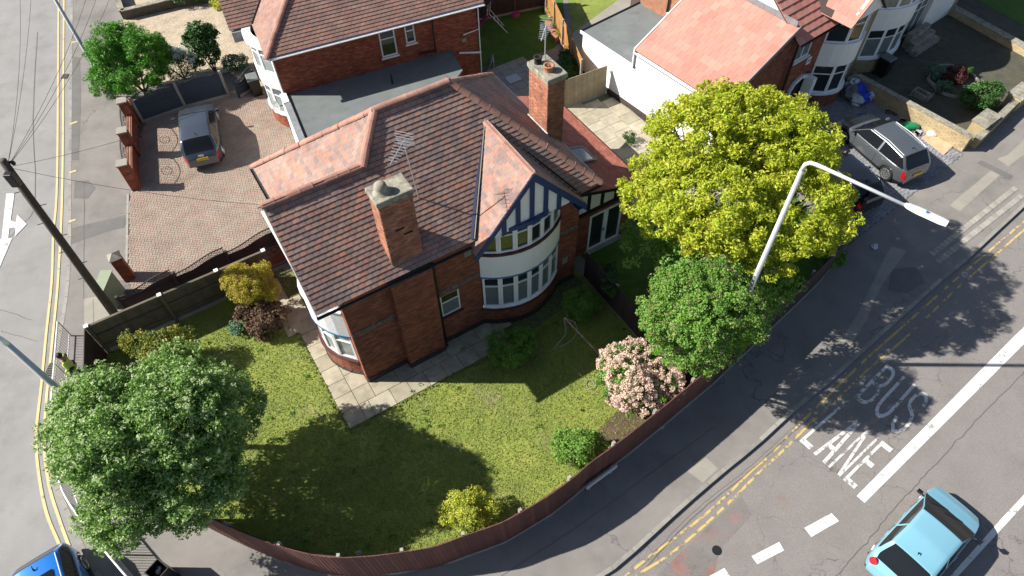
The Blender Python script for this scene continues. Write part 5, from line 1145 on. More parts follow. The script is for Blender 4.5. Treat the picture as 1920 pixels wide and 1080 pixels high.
cbn = thing('street_cabinet', 'pale green street cabinet standing between the pole and the brick pier', 'cabinet', g(216, 556)); mb = MB(); c = Vector(g(219, 561)); mb.box(c + Z3 * .62, (.42, 1.05, 1.24), ((1, 0, 0), (0, 1, 0), (0, 0, 1)), .5); cbb = mb.build('cabinet_body', M['cabinet'], cbn, bevel=.02)
mb = MB(); mb.box(c + Z3 * 1.26, (.48, 1.1, .04), None, .5); mb.build('cabinet_lid', M['cabinet'], cbn); mb = MB(); mb.box(c + Vector((-.22, 0, .6)), (.012, .01, 1.1), None, .5); mb.build('door_seam', M['soot'], cbn)
# guard railing along the kerb at the corner
rp = smooth_line([g(x, y, 1.02)[:2] for x, y in ((108, 603), (103, 667), (97, 740), (95, 800), (100, 850), (112, 905), (128, 940), (170, 1000), (238, 1082), (300, 1150))], 5)
gr = thing('guard_railing', 'galvanised pedestrian guard railing curving round the street corner', 'railing', (*rp[20], 0))
mb = MB(); mb.tube([(*p, 1.02) for p in rp], .032, 8); mb.build('top_rail', M['steel_white'], gr); mb = MB(); mb.tube([(*p, .14) for p in rp], .022, 8); mb.build('bottom_rail', M['galv'], gr)
for i, p in enumerate(resample(rp, .135)):
    mb = MB(); big = i % 15 == 0; mb.tube([(*p, 0 if big else .14), (*p, 1.02)], .03 if big else .009, 8 if big else 5); mb.build('post' if big else 'bar', M['galv'], gr)
# low walls top left / right
def low_wall(label, pts, h, w, mb_, mc_, name='garden_wall', course=True, brickstore=None):
    t = thing(name, label, 'wall', (*pts[0][:2], 0)); S_ = []
    core = MB(); cop = MB()
    for a, b in zip(pts[:-1], pts[1:]):
        a = Vector((a[0], a[1], 0)); b = Vector((b[0], b[1], 0)); d = b - a; L_ = d.length; d.normalize(); n = Vector((-d.y, d.x, 0))
        core.box(a + d * L_ / 2 + Z3 * h / 2, (L_, w, h), (d, n, Z3), .5); cop.box(a + d * L_ / 2 + Z3 * (h + .03), (L_ + .06, w + .08, .06), (d, n, Z3), .5)
        for s_ in (1, -1): brickface(a + n * w / 2 * s_, b + n * w / 2 * s_, 0, h, n * s_, store=S_, course=.1 if course else .075, bl=.3)
        brickface(a - n * w / 2, a + n * w / 2, 0, h, -d, store=S_); brickface(b - n * w / 2, b + n * w / 2, 0, h, d, store=S_)
    core.build('wall_core', M['mortar'], t); cop.build('coping', M[mc_], t); pieces('brick', soft_box(.03, .8), S_, M[mb_], t, 0, 'brickwork'); return t
low_wall('low brown brick wall at the top left beside the gravel garden', [g(222, -5), g(236, 36), g(335, 12), g(420, 0)], .55, .25, 'timber_grey', 'stone')
low_wall('sunlit buff brick wall dividing the block paved drive from the mossy yard', [R(10.35, -6.0), R(10.4, -12.3)], .85, .24, 'brick_buff', 'stone')
low_wall('low stone capped front wall of the mossy yard beside the pavement', [R(10.9, -12.45), R(22, -11.6)], .6, .26, 'brick_buff', 'stone')
for k in range(2): q = R(12.3 + k * 3.4, -12.0, 0); t = thing('stone_pier', ['squat stone pier at the near end of the mossy yard front wall', 'squat stone pier part way along the mossy yard front wall'][k], 'pier', q); mb = MB(); mb.box(vadd(q, (0, 0, .4)), (1.3, .7, .8), (UR, VR, Z3), .5); mb.build('pier_block', M['brick_buff'], t); mb = MB(); mb.box(vadd(q, (0, 0, .83)), (1.4, .8, .07), (UR, VR, Z3), .5); mb.build('pier_cap', M['stone'], t)
low_wall('long low wall bordering the far lawn at the top right', [g(1745, 5), g(1930, 108)], .4, .4, 'brick_buff', 'stone')
# ================================================================ STREET FURNITURE
def lamp(label, base, h, rb, arm, head_dir, head_l=.75, headz=0.0):
    t = thing('street_lamp', label, 'street lamp', (*base, 0), 0, 'street lamps'); b = Vector((*base, 0)); mb = MB(); mb.tube([b, b + Z3 * 1.3, b + Z3 * 1.35, b + Z3 * (h - .35)], [rb * 1.35, rb * 1.35, rb, rb * .62], 12); mb.build('column', M['galv'], t, smooth=True)
    d = Vector((*head_dir, 0)).normalized(); pts = [b + Z3 * (h - .4), b + Z3 * (h - .15) + d * .02, b + Z3 * (h - .03) + d * .12, b + Z3 * h + d * .3, b + Z3 * (h + headz) + d * arm]
    mb = MB(); mb.tube(pts, [rb * .62, rb * .55, rb * .52, rb * .5, rb * .42], 10); mb.build('arm', M['steel_white'], t, smooth=True)
    c = b + Z3 * (h + headz) + d * (arm + head_l * .45); n = Vector((-d.y, d.x, 0)); mb = MB(); prof = [(-.5, .35), (-.42, .75), (-.2, 1), (.35, 1), (.5, .8)]; vs = []
    for x, w in prof:
        for y, z in ((-1, 0), (-.8, .6), (0, .8), (.8, .6), (1, 0), (0, -.35)): vs.append(c + d * x * head_l + n * y * w * .13 + Z3 * z * .09)
    K = 6; fs = [(i * K + k, i * K + (k + 1) % K, (i + 1) * K + (k + 1) % K, (i + 1) * K + k) for i in range(4) for k in range(K)] + [tuple(range(K)), tuple(range(5 * K - 1, 4 * K - 1, -1))]
    mb.add(vs, fs, .5); hd = mb.build('lamp_head', M['steel_white'], t); mb = MB(); mb.tube([c + Z3 * .06, c + Z3 * .11], .035, 10); mb.build('photocell', M['bluetrim'], hd); return t
pb = g(1512, 300, 10.4); arm_end = g(1700, 386, 10.4); dv_ = vsub(arm_end, pb)
lamp('tall white street lamp rising through the green tree by the bus lane', pb[:2], 10.4, .11, dv_.length, (dv_.x, dv_.y), 1.05)
pl_ = g(8, 640, 7.0); lamp('street lamp leaning out over the side road beside the whitebeam tree', pl_[:2], 7.2, .13, 1.4, (-1, .35))
pt_ = g(105, 2, 5.6); lamp('street lamp by the bright green conifer at the top left', pt_[:2], 7.6, .11, 1.2, (-1, 0))
# utility pole
pbs, ptp = Vector(g(217, 592, 0)), Vector(g(4, 300, 8.2)); up_ = thing('utility_pole', 'leaning wooden utility pole with wires beside the side road', 'utility pole', tuple(pbs)); dpl = (ptp - pbs).normalized()
mb = MB(); mb.tube([pbs - dpl * .1, pbs + (ptp - pbs) * .5, ptp], [.17, .145, .12], 12); mb.build('pole', M['polewood'], up_, smooth=True)
for k in range(7): c = pbs + (ptp - pbs) * (.30 + .09 * k); s_ = 1 if k % 2 else -1; mb = MB(); mb.tube([c, c + Vector((.3 * s_, .12 * s_, 0))], .014, 6); mb.build('climbing_step', M['iron'], up_)
mb = MB(); mb.box(ptp - dpl * .65 + Vector((.05, -.18, 0)), (.28, .24, .55), None, .5); mb.build('junction_box', M['black'], up_, bevel=.03)
mb = MB(); mb.tube([ptp - dpl * .25 + Vector((-.2, .1, 0)), ptp - dpl * .25 + Vector((.2, .1, .1))], .04, 8); mb.build('bracket', M['iron'], up_)
mb = MB(); mb.lathe(ptp - dpl * .3 + Vector((.18, .12, 0)), [(.05, 0), (.07, .05), (.06, .12), (.03, .15)], 10); mb.build('insulator', M['black'], up_)
for (px, py, z, sag) in ((37, -30, 7.5, .3), (170, -30, 7.5, .3), (190, -30, 7, .35), (215, -25, 7, .35), (420, 190, 5.2, .3), (492, 384, 5.5, .25), (60, -30, 7.5, .2)):
    a = ptp - dpl * .3; b = Vector(g(px, py, z)); mb = MB(); mb.tube([a + (b - a) * (k / 12) - Z3 * sag * 4 * (k / 12) * (1 - k / 12) for k in range(13)], .0065, 4); mb.build('wire', M['black'], up_)
# bin and street nameplate
bn = thing('litter_bin', 'open topped black litter bin standing inside the corner railing', 'bin', g(318, 1085)); c = Vector(g(318, 1085)); mb = MB(); ca_, sa_ = math.cos(.6), math.sin(.6); ax = ((ca_, -sa_, 0), (sa_, ca_, 0), (0, 0, 1)); W_ = .5
for (dx, dy, sx, sy) in ((0, W_ / 2, W_, .03), (0, -W_ / 2, W_, .03), (W_ / 2, 0, .03, W_), (-W_ / 2, 0, .03, W_)): mb.box(c + Vector(ax[0]) * dx + Vector(ax[1]) * dy + Z3 * .5, (sx, sy, 1.0), ax, .5)
mb.box(c + Z3 * .35, (W_ * .95, W_ * .95, .6), ax, .5); mb.build('bin_body', M['black'], bn)
for k in range(5): mb = MB(); mb.lathe(c + Vector((random.uniform(-.14, .14), random.uniform(-.14, .14), .64)), [(.06, 0), (.07, .1), (.04, .14)], 8); mb.build('rubbish', M[['grey_plastic', 'galv', 'white', 'cabinet', 'blue_plastic'][k]], bn)
a_, b_ = Vector(g(1100, 914, .55)), Vector(g(1157, 872, .55)); d = (b_ - a_).normalized(); nn = Vector((-d.y, d.x, 0)); sn = thing('street_name_sign', 'low street name sign on two posts in front of the maroon fence', 'sign', (*((a_ + b_) / 2)[:2], 0))
mb = MB(); mb.box((a_ + b_) / 2 - Z3 * .09, ((b_ - a_).length, .04, .22), (d, nn, Z3), .5); mb.build('sign_plate', M['steel_white'], sn)
for q in (.14, .86): c = a_ + (b_ - a_) * q - nn * .0; mb = MB(); mb.box(Vector((c.x, c.y, .28)) + nn * .05, (.07, .06, .56), (d, nn, Z3), .5); mb.build('post', M['galv'], sn)
# ================================================================ SMALL THINGS IN THE GARDENS
def wheelie(label, c, rz, m='black', h=1.05):
    t = thing('wheelie_bin', label, 'bin', c, rz, 'wheelie bins'); mb = MB()
    vs = [(-.24, -.28, .05), (.24, -.28, .05), (.24, .24, .05), (-.24, .24, .05), (-.29, -.34, h), (.29, -.34, h), (.29, .32, h), (-.29, .32, h)]
    mb.add(vs, [(0, 3, 2, 1), (4, 5, 6, 7), (0, 1, 5, 4), (1, 2, 6, 5), (2, 3, 7, 6), (3, 0, 4, 7)], .5); mb.build('bin_body', M[m], t, local=True, bevel=.02)
    mb = MB(); mb.add([(-.31, -.37, h + .01), (.31, -.37, h + .01), (.31, .36, h + .03), (-.31, .36, h + .03), (-.27, -.3, h + .08), (.27, -.3, h + .08), (.27, .3, h + .1), (-.27, .3, h + .1)], [(4, 5, 6, 7), (0, 1, 5, 4), (1, 2, 6, 5), (2, 3, 7, 6), (3, 0, 4, 7), (0, 3, 2, 1)], .5); ld = mb.build('bin_lid', M['felt'], t, local=True, bevel=.01)
    mb = MB(); mb.tube([(-.25, .39, h), (.25, .39, h)], .02, 8); mb.build('handle', M['black'], t, local=True)
    for s_ in (-1, 1): mb = MB(); mb.tube([(.22 * s_, .26, .1), (.29 * s_, .26, .1)], .1, 12); mb.build('wheel', M['tyre'], t, local=True)
    return t
wheelie('black wheelie bin with a grey lid beside the white bay of the house behind', g(484, 176), math.radians(25))
wheelie('dark wheelie bin in the shade under the far bow window', g(1650, 140), math.radians(35))
# broken metal frame on the lawn
fr = thing('rotary_dryer', 'toppled rusty metal clothes dryer frame on the shaded lawn', 'clothes dryer', g(1120, 690)); mb = MB(); mb.tube([g(1131, 672, .1), g(1095, 634, .9), g(1059, 596, 1.7)], .035, 8); mb.build('main_pole', M['rust'], fr)
for P_ in ([g(1057, 596, 1.7), g(1062, 622, 1.3), g(1058, 630, 1.2), g(1037, 655, .9), g(1044, 654, .9), g(1070, 640, 1.1), g(1084, 622, 1.3), g(1078, 604, 1.6), g(1060, 597, 1.7)], [g(1052, 652, .9), g(1075, 690, .3), g(1104, 718, .05)], [g(1072, 640, 1.1), g(1092, 670, .5), g(1115, 690, .1)]):
    mb = MB(); mb.tube([Vector(p) for p in P_], .018 if len(P_) > 4 else .005, 6); mb.build('frame_arm' if len(P_) > 4 else 'line_wire', M['galv_dull'], fr)
tr = thing('hoop', 'small white hoop lying at the foot of the pink flowering bush', 'hoop', g(1105, 720)); mb = MB(); c = Vector(g(1106, 720, .08)); mb.tube([c + Vector((math.cos(t) * .13, math.sin(t) * .2, .05 * math.cos(t))) for t in [x * .4488 for x in range(15)]], .014, 6); mb.build('ring', M['galv_dull'], tr)
# iron gate by the side of the house
ig = thing('iron_gate', 'black iron gate between the fence and the house corner', 'gate', H(-.8, 7.3)); a_, b_ = Vector(H(-1.2, 7.3)), Vector(H(-.1, 7.3)); d = (b_ - a_).normalized()
for z in (.15, .8, 1.3): mb = MB(); mb.tube([a_ + Z3 * z, b_ + Z3 * z], .016, 6); mb.build('gate_rail', M['iron'], ig)
for k in range(10): c = a_ + d * (k + .5) * .11; mb = MB(); mb.tube([c + Z3 * .1, c + Z3 * (1.35 + .1 * math.sin(k))], .009, 5); mb.build('gate_bar', M['iron'], ig)
mb = MB()
for k in range(4): c = a_ + d * (.2 + .25 * k) + Z3 * 1.05; mb.tube([c + d * math.cos(t) * .1 + Z3 * math.sin(t) * .14 for t in [x * .6 for x in range(10)]], .01, 5)
mb.build('gate_scroll', M['iron'], ig)
lw2 = MB(); lw2.box(H(-.75, 7.75, .3), (1.5, .3, .6), (U3, V3, Z3), .5); tag_ = thing('garden_wall', 'short low brick wall stub beside the iron gate', 'wall', H(-.75, 7.75)); lw2.build('wall_core', M['brick_b'], tag_)
# slide, swingball, hose reel, pots
sl = thing('slide', 'pink plastic slide with silver ladder on the shaded back lawn', 'slide', g(925, 50)); top = Vector(g(918, 25, 1.1)); bot = Vector(g(888, 52, .15)); d = (bot - top); mb = MB(); w = Vector((-d.y, d.x, 0)).normalized() * .22
for k in range(8):
    t0, t1 = k / 8, (k + 1) / 8; c0 = top + d * t0 - Z3 * .18 * math.sin(math.pi * t0); c1 = top + d * t1 - Z3 * .18 * math.sin(math.pi * t1)
    for q0, q1, z0_, z1_ in ((-1, 1, 0, 0), (-1, -1, 0, .14), (1, 1, 0, .14)): mb.add([c0 + w * q0 + Z3 * z0_, c0 + w * q1 + Z3 * z1_, c1 + w * q1 + Z3 * z1_, c1 + w * q0 + Z3 * z0_], [(0, 1, 2, 3)], .5)
mb.build('chute', M['pink_plastic'], sl)
for s_ in (-1, 1):
    mb = MB(); p = top + w * s_; f_ = Vector(g(952 if s_ > 0 else 945, 62 if s_ > 0 else 48, .02)); mb.tube([f_, p + Z3 * .1, p + Z3 * .55 - d.normalized() * .1, p + Z3 * .45 + d.normalized() * .15, p + d * .12 + Z3 * .1], .02, 6); mb.build('ladder_rail', M['steel_white'], sl)
for k in range(3): q = .25 + k * .22; mb = MB(); mb.tube([lerp(g(952, 62, .02), tuple(top + w), q), lerp(g(945, 48, .02), tuple(top - w), q)], .018, 6); mb.build('ladder_rung', M['steel_white'], sl)
sb = thing('swingball', 'swingball post with a round red base on the shaded back lawn', 'garden toy', g(966, 28)); mb = MB(); mb.lathe(g(966, 28, 0), [(.28, 0), (.28, .06), (.1, .12)], 16); mb.build('base', M['pink_plastic'], sb); mb = MB(); mb.tube([g(966, 28, .1), (*g(966, 28)[:2], 1.5)], .016, 6); mb.build('pole', M['pink_plastic'], sb); mb = MB(); mb.lathe((*g(972, 27)[:2], .1), [(.05, 0), (.08, .07), (.03, .13)], 10); mb.build('ball', M['pink_plastic'], sb)
hrl = thing('hose_reel', 'grey hose reel standing at the corner of the back lawn', 'hose reel', g(921, 118)); c = Vector(g(921, 116, .35)); mb = MB()
for k in range(5): mb.tube([c + Vector((math.cos(t) * .17, .05 * (k - 2), math.sin(t) * .17)) for t in [x * .5236 for x in range(13)]], .025, 6)
mb.build('hose', M['felt'], hrl)
for s_ in (-1, 1): mb = MB(); mb.tube([c + Vector((-.15, .14 * s_, -.33)), c + Vector((0, .14 * s_, 0)), c + Vector((.1, .14 * s_, .4)), c + Vector((.15, .14 * s_, -.33))], .014, 6); mb.build('reel_frame', M['steel_white'], hrl)
# ================================================================ VEGETATION
def leaves(name, m, parent, C, Rr, per, size, clump, up=.6, flat=.8, aspect=.5, inner=0.0, kind='stuff', seed=0):
    """leaf blades gathered in clumps; C centres (n,3), Rr crown centre for the outward bias"""
    C = np.asarray(C); n = len(C); N = n * per; cc = np.repeat(C, per, 0); dirs = rng.normal(size=(N, 3)); dirs /= np.linalg.norm(dirs, axis=1)[:, None]
    out = cc - np.asarray(Rr); out /= (np.linalg.norm(out, axis=1)[:, None] + 1e-6)
    rr = clump * (.35 + .65 * rng.random(N) ** .6) * np.repeat(rng.uniform(.65, 1.25, n), per); dd = dirs + out * .5; dd /= np.linalg.norm(dd, axis=1)[:, None]
    P = cc + dd * rr[:, None] * np.array([1, 1, flat]); P[:, 2] = np.maximum(P[:, 2], .05)
    nn = rng.normal(size=(N, 3)) * .75 + out * .45 + np.array([0, 0, up]); nn /= np.linalg.norm(nn, axis=1)[:, None]
    t = np.cross(nn, rng.normal(size=(N, 3))); t /= np.linalg.norm(t, axis=1)[:, None]; b = np.cross(nn, t)
    l = size * rng.uniform(.6, 1.3, N)[:, None]; w = l * aspect
    V = np.stack([P - t * l * .5, P + b * w * .5 - t * l * .05 + nn * l * .08, P + t * l * .5 - nn * l * .12, P - b * w * .5 - t * l * .05 + nn * l * .08], 1).reshape(-1, 3)
    return meshnp(name, V, np.arange(N * 4).reshape(N, 4), np.clip(np.repeat(rng.random(n) * .6, per) + rng.random(N) * .4, 0, .999), m, parent, kind)
def shell(c, r, n, lo=.55, hi=1.0, zmin=None, lobes=0, top=0.0):
    out = []; c = np.array(c, float); r = np.array(r, float); subs = [(c, r)]
    if lobes:
        subs = [(c - [0, 0, r[2] * .12], r * .72)]
        for k in range(lobes):
            a = 2.39996 * k + rng.uniform(-.35, .35); el = rng.uniform(-.25, 1.15); v = np.array([math.cos(a) * math.cos(el), math.sin(a) * math.cos(el), math.sin(el)]); q = rng.uniform(.34, .50)
            subs.append((c + v * r * (1.0 - q) * rng.uniform(.96, 1.10), r * q))
    w = np.array([q[1][0] ** 2 for q in subs]); w = w / w.sum()
    while len(out) < n:
        i = rng.choice(len(subs), p=w); sc, sr = subs[i]; v = rng.normal(size=3); v /= np.linalg.norm(v)
        if v[2] < -.55: continue
        p = sc + v * sr * rng.uniform(lo, hi) ** .7
        if zmin is not None and p[2] < zmin: continue
        if any(j != i and np.linalg.norm((p - q[0]) / q[1]) < .62 for j, q in enumerate(subs)): continue
        out.append(p)
    return np.array(out)
def limbs(t, base, cen, r, m, n=7, rad=.16, fork=.35, lean=None):
    b = Vector(base); c = Vector(cen); mb = MB(); top = b + (c - b) * fork; top.x += random.uniform(-.1, .1); mb.tube([b, b + (top - b) * .5 + Vector((random.uniform(-.06, .06), random.uniform(-.06, .06), 0)), top], [rad * 1.25, rad, rad * .8], 10); mb.build('trunk', M[m], t, smooth=True)
    for k in range(n):
        a = 2 * math.pi * k / n + random.uniform(-.3, .3); e = c + Vector((math.cos(a) * r[0] * .75, math.sin(a) * r[1] * .75, random.uniform(-.2, .6) * r[2])); mid = top + (e - top) * .5 + Vector((0, 0, .25)); mb = MB(); mb.tube([top - (top - b) * .1, mid, e], [rad * .55, rad * .33, rad * .1], 7)
        for q in range(3): f_ = mid + (e - mid) * random.uniform(.1, .8); mb.tube([f_, f_ + Vector((random.uniform(-.7, .7), random.uniform(-.7, .7), random.uniform(.1, .6))) * r[0] * .35], [rad * .2, rad * .05], 5)
        mb.build('branch', M[m], t, smooth=True)
def tree(name, label, cat, base, cen, r, m, ncl, per, size, clump, bark='bark', rad=.16, lobes=9, trunk=True, n=7, **k):
    t = thing(name, label, cat, base); 
    if trunk: limbs(t, base, cen, r, bark, n, rad)
    C = shell(cen, r, ncl, .38, 1.0, .25, lobes); leaves('crown', LEAF[m], t, C, cen, per, size, clump, **k); return t, C
# whitebeam at the corner
cen = (-10.9, 9.15, 3.7); t, C = tree('whitebeam_tree', 'large round grey green tree with pale flower clusters at the street corner', 'tree', (-10.7, 9.2, 0), cen, (3.1, 3.15, 2.9), 'whitebeam', 1900, 66, .105, .30, lobes=10, rad=.2, up=.4, aspect=.6)
o_ = C - np.array(cen); k = (np.linalg.norm(o_ / np.array([3.25, 3.3, 3.0]), axis=1) > .62) & (rng.random(len(C)) < .75); F_ = C[k] + o_[k] / np.linalg.norm(o_[k], axis=1)[:, None] * .24; F_[:, 2] += .06
leaves('flower_cluster', LEAF['cream'], t, F_, cen, 22, .045, .09, up=1.2, aspect=.9)
# yellow green tree
cen = (8.3, 18.1, 5.2); t, C = tree('magnolia_tree', 'big bright yellow green tree beside the bus lane pavement', 'tree', (8.3, 17.6, 0), cen, (4.2, 4.3, 3.3), 'yellow', 1600, 80, .14, .29, lobes=15, rad=.2, up=.5, aspect=.42)
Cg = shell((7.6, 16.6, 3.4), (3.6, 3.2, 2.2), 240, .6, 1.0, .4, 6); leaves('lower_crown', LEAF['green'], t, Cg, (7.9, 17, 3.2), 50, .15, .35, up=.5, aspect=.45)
# green hawthorn
cen = (6.05, 12.35, 4.5); t, C = tree('hawthorn_tree', 'dense mid green tree in front of the yellow green one', 'tree', (6.3, 12.6, 0), cen, (2.15, 2.1, 2.25), 'green', 720, 90, .075, .22, lobes=8, rad=.15, aspect=.6)
o_ = C - np.array(cen); k = rng.random(len(C)) < .35; leaves('young_tip', LEAF['rusty'], t, C[k] + o_[k] * .09, cen, 14, .06, .12, aspect=.6)
# conifer-like bright shrub top left
cen = (-19.6, 31.1, 2.1); t, C = tree('bright_shrub', 'bright green feathery shrub overhanging the pavement at the top left', 'shrub', (-19.1, 30.3, 0), cen, (2.15, 2.3, 2.0), 'bright', 700, 70, .17, .26, lobes=12, rad=.10, n=4, aspect=.22)
def bush(label, base, r, m, ncl, per, size, clump, name='shrub', cat='shrub', zc=None, bark='bark', extra=None, lobes=5, **k):
    zc = r[2] * .8 if zc is None else zc; cen = (base[0], base[1], zc); t = thing(name, label, cat, (base[0], base[1], 0)); mb = MB()
    for q in range(4): a = q * 1.57 + .4; mb.tube([(base[0], base[1], 0), (base[0] + math.cos(a) * r[0] * .4, base[1] + math.sin(a) * r[1] * .4, zc)], [.05, .02], 6)
    mb.build('stem', M[bark], t); C = shell(cen, r, ncl, .45, 1.0, .08, lobes); leaves('foliage', LEAF[m], t, C, cen, per, size, clump, **k); return t, C, cen
t, C, cen = bush('pink and cream flowering bush by the maroon fence', vadd(g(1200, 718, 1.5), (-.12, .12, 0)), (1.5, 1.35, 1.2), 'green', 170, 50, .10, .2, name='flowering_bush', zc=1.5, lobes=8)
o_ = C - np.array(cen); FC = shell(cen, (1.68, 1.5, 1.35), 560, .75, 1.05, .5, 9); leaves('flower_head', LEAF['pink'], t, FC, cen, 60, .055, .12, up=.8, aspect=.9, flat=.9)
bush('loose light green bush on bare earth by the maroon fence', g(1085, 838, .7), (1.0, .85, .75), 'green', 130, 46, .085, .2)
t, C, cen = bush('yellow variegated bush against the inside of the maroon fence', g(880, 955, .8), (1.0, .75, .85), 'euonymus', 170, 60, .06, .18)
bush('domed dark green bush on the shaded lawn below the bay window', g(960, 652, .7), (.98, .92, .8), 'green', 200, 60, .07, .17)
bush('dark green bush by the path at the right of the bay window', g(1087, 572, .7), (.85, .8, .75), 'green', 150, 55, .07, .17)
bush('dark bush with yellow tips between the whitebeam and the grey fence', g(300, 648, 1.3), (1.35, .8, 1.2), 'darkyel', 190, 50, .09, .24, zc=1.2)
t, C, cen = bush('golden clipped hedge bush with bare brown base beside the path', g(497, 598, .6), (1.05, 1.0, .9), 'brown', 240, 60, .10, .2, name='hedge_bush', zc=.65)
gq = g(469, 533, 1.75); C2 = shell(gq, (1.25, 1.05, .9), 380, .5, 1.0, .9, 6); leaves('golden_foliage', LEAF['golden'], t, C2, (gq[0], gq[1], 1.5), 66, .055, .16, aspect=.6)
bush('low silvery leaved plant at the foot of the golden hedge bush', g(443, 615, .2), (.28, .4, .3), 'silver', 34, 36, .08, .13)
t, C, cen = bush('white flowering shrub behind the blue grey fence', g(335, 122, .9), (1.35, 1.0, 1.1), 'dark', 150, 50, .08, .24); leaves('white_flower', LEAF['white'], t, C[C[:, 2] > .9] + np.array([-.05, .15, .2]), cen, 60, .06, .18, up=1.0, aspect=.8)
t, C, cen = bush('tall dark green leafy shrub beside the white flowering one', g(385, 90, 1.6), (.95, .95, 1.5), 'dark', 130, 46, .17, .26, zc=1.6)
bush('straggly green shrub next to the wheelie bin at the gravel edge', g(440, 118, .5), (.9, .6, .5), 'silver', 70, 36, .1, .22)
bush('dark shrubs at the top edge of the gravel garden', g(345, -5, .5), (1.4, .6, .6), 'dark', 70, 40, .1, .24)
bush('small yellow green weed clump on the gravel by the house behind', g(408, 8, .3), (.45, .4, .35), 'yellow', 26, 34, .08, .15)
bush('dark climbing plants along the foot of the orange fence', g(1068, 128, .6), (.7, 1.6, .7), 'dark', 120, 40, .1, .22)
bush('ivy patch on top of the dark dividing fence', H(10.15, -1.6), (.35, 1.0, .5), 'dark', 60, 40, .09, .16, zc=1.2)
bush('small green shrub under the near end of the white render wall', g(1180, 262, .2), (.4, .4, .3), 'dark', 26, 36, .08, .14)
bush('rounded silvery shrub at the left of the stone planter ring', g(1752, 134, .4), (.5, .5, .45), 'silver', 46, 40, .08, .16)
bush('small silvery shrub at the front of the stone planter ring', g(1770, 166, .3), (.45, .4, .4), 'silver', 36, 40, .08, .15)
bush('dark maroon leaved shrub in the middle of the stone planter ring', g(1790, 142, .4), (.7, .6, .45), 'maroon', 60, 40, .1, .2)
bush('large glossy green bush by the front wall of the mossy yard', g(1840, 185, .6), (1.15, .9, .8), 'dark', 150, 50, .10, .22)
bush('small green shrub at the far side of the stone planter ring', g(1812, 134, .3), (.4, .4, .35), 'dark', 26, 36, .08, .14)
bush('low green growth at the pavement edge under the yellow green tree', g(1560, 480, .5), (.8, .7, .5), 'green', 60, 40, .1, .2)
# weeds and rough growth along the inside of the curved fence and round the path
wp = [(p[0], p[1]) for p in resample(cb, .32)]; ctr_ = H(3, -2); WC = []
for p in wp:
    d = Vector((ctr_[0] - p[0], ctr_[1] - p[1])).normalized(); q = .12 + random.random() ** 2 * .5
    if random.random() < .8: WC.append((p[0] + d.x * q, p[1] + d.y * q, .05 + random.random() * .06))
for k in range(120):
    p = (random.uniform(-15, 6), random.uniform(2, 16))
    if inpoly(p[0], p[1], [q[:2] for q in lawnp]): WC.append((p[0], p[1], .03))
leaves('weed_clump', LEAF['green'], None, WC, (0, 0, -3), 34, .07, .12, up=.8)
WC = [(H(u, -1.5 + random.gauss(0, .05))[:2] + (.03,)) for u in np.arange(-1.4, 6, .16)] + [(H(-1.5 + random.gauss(0, .05), v)[:2] + (.03,)) for v in np.arange(-1.4, 3.6, .16)]
leaves('edge_grass', M['blade'], None, WC, (0, 0, -3), 30, .08, .07, up=.5, aspect=.25)
# pots and troughs
for k, (px, py, lab) in enumerate(((1033, 22, 'round terracotta pot of pale flowers at the end of the trough row'), (1036, 42, 'terracotta trough nearest the round flower pot'), (1041, 54, 'middle mossy trough in the row by the orange fence'), (1047, 66, 'last mossy trough in the row nearest the aerial'))):
    c = g(px, py, .3); t = thing('planter', lab, 'planter', (c[0], c[1], 0), 0, 'planters along the orange fence'); mb = MB()
    if k == 0: mb.lathe((c[0], c[1], 0), [(.2, 0), (.3, .4), (.33, .42), (.33, .48), (.26, .48), (.24, .4)], 16)
    else: mb.box((c[0], c[1], .2), (.75, .5, .4), (U3, V3, Z3), .5)
    mb.build('pot', M['terracotta'], t); leaves('foliage', LEAF['euonymus' if k == 0 else 'darkyel'], t, shell((c[0], c[1], .5), (.3, .25, .15), 14, .3, 1, .35), (c[0], c[1], .4), 40, .06, .12)
# planter ring, trough
rg = thing('stone_planter_ring', 'oval ring of pale edging stones round a flower bed in the mossy yard', 'planter ring', g(1790, 150)); L = []; P_ = [g(px, py)[:2] for px, py in ((1738, 150), (1748, 132), (1765, 125), (1795, 128), (1822, 142), (1835, 165), (1822, 182), (1790, 184), (1762, 174), (1738, 150))]; P_ = resample(smooth_line(P_, 5), .3)
for a, b in zip(P_[:-1], P_[1:]): d = Vector((b[0] - a[0], b[1] - a[1], 0)); n = Vector((-d.y, d.x, 0)).normalized(); L.append((Vector(((a[0] + b[0]) / 2, (a[1] + b[1]) / 2, 0)), d * .94, n * .1, Z3 * .16))
pieces('edging_stone', soft_box(.1, .8), L, M['concrete'], rg); mb = MB(); mb.face([(p[0], p[1], .03) for p in P_[:-1]], .5); mb.build('soil', M['soil'], rg)
tq = g(1726, 182); tt = thing('stone_trough', 'empty stone trough on the mossy yard by the buff wall', 'trough', tq)
for (du, dv, su, sv) in ((0, .2, .9, .08), (0, -.2, .9, .08), (.41, 0, .08, .48), (-.41, 0, .08, .48)): mb = MB(); mb.box(vadd(vadd(vadd(tq, UR, du * .3 + dv), VR, -du), (0, 0, .15)), (sv if False else sv, su, .3), (UR, VR, Z3), .5); mb.build('trough_side', M['stone'], tt)
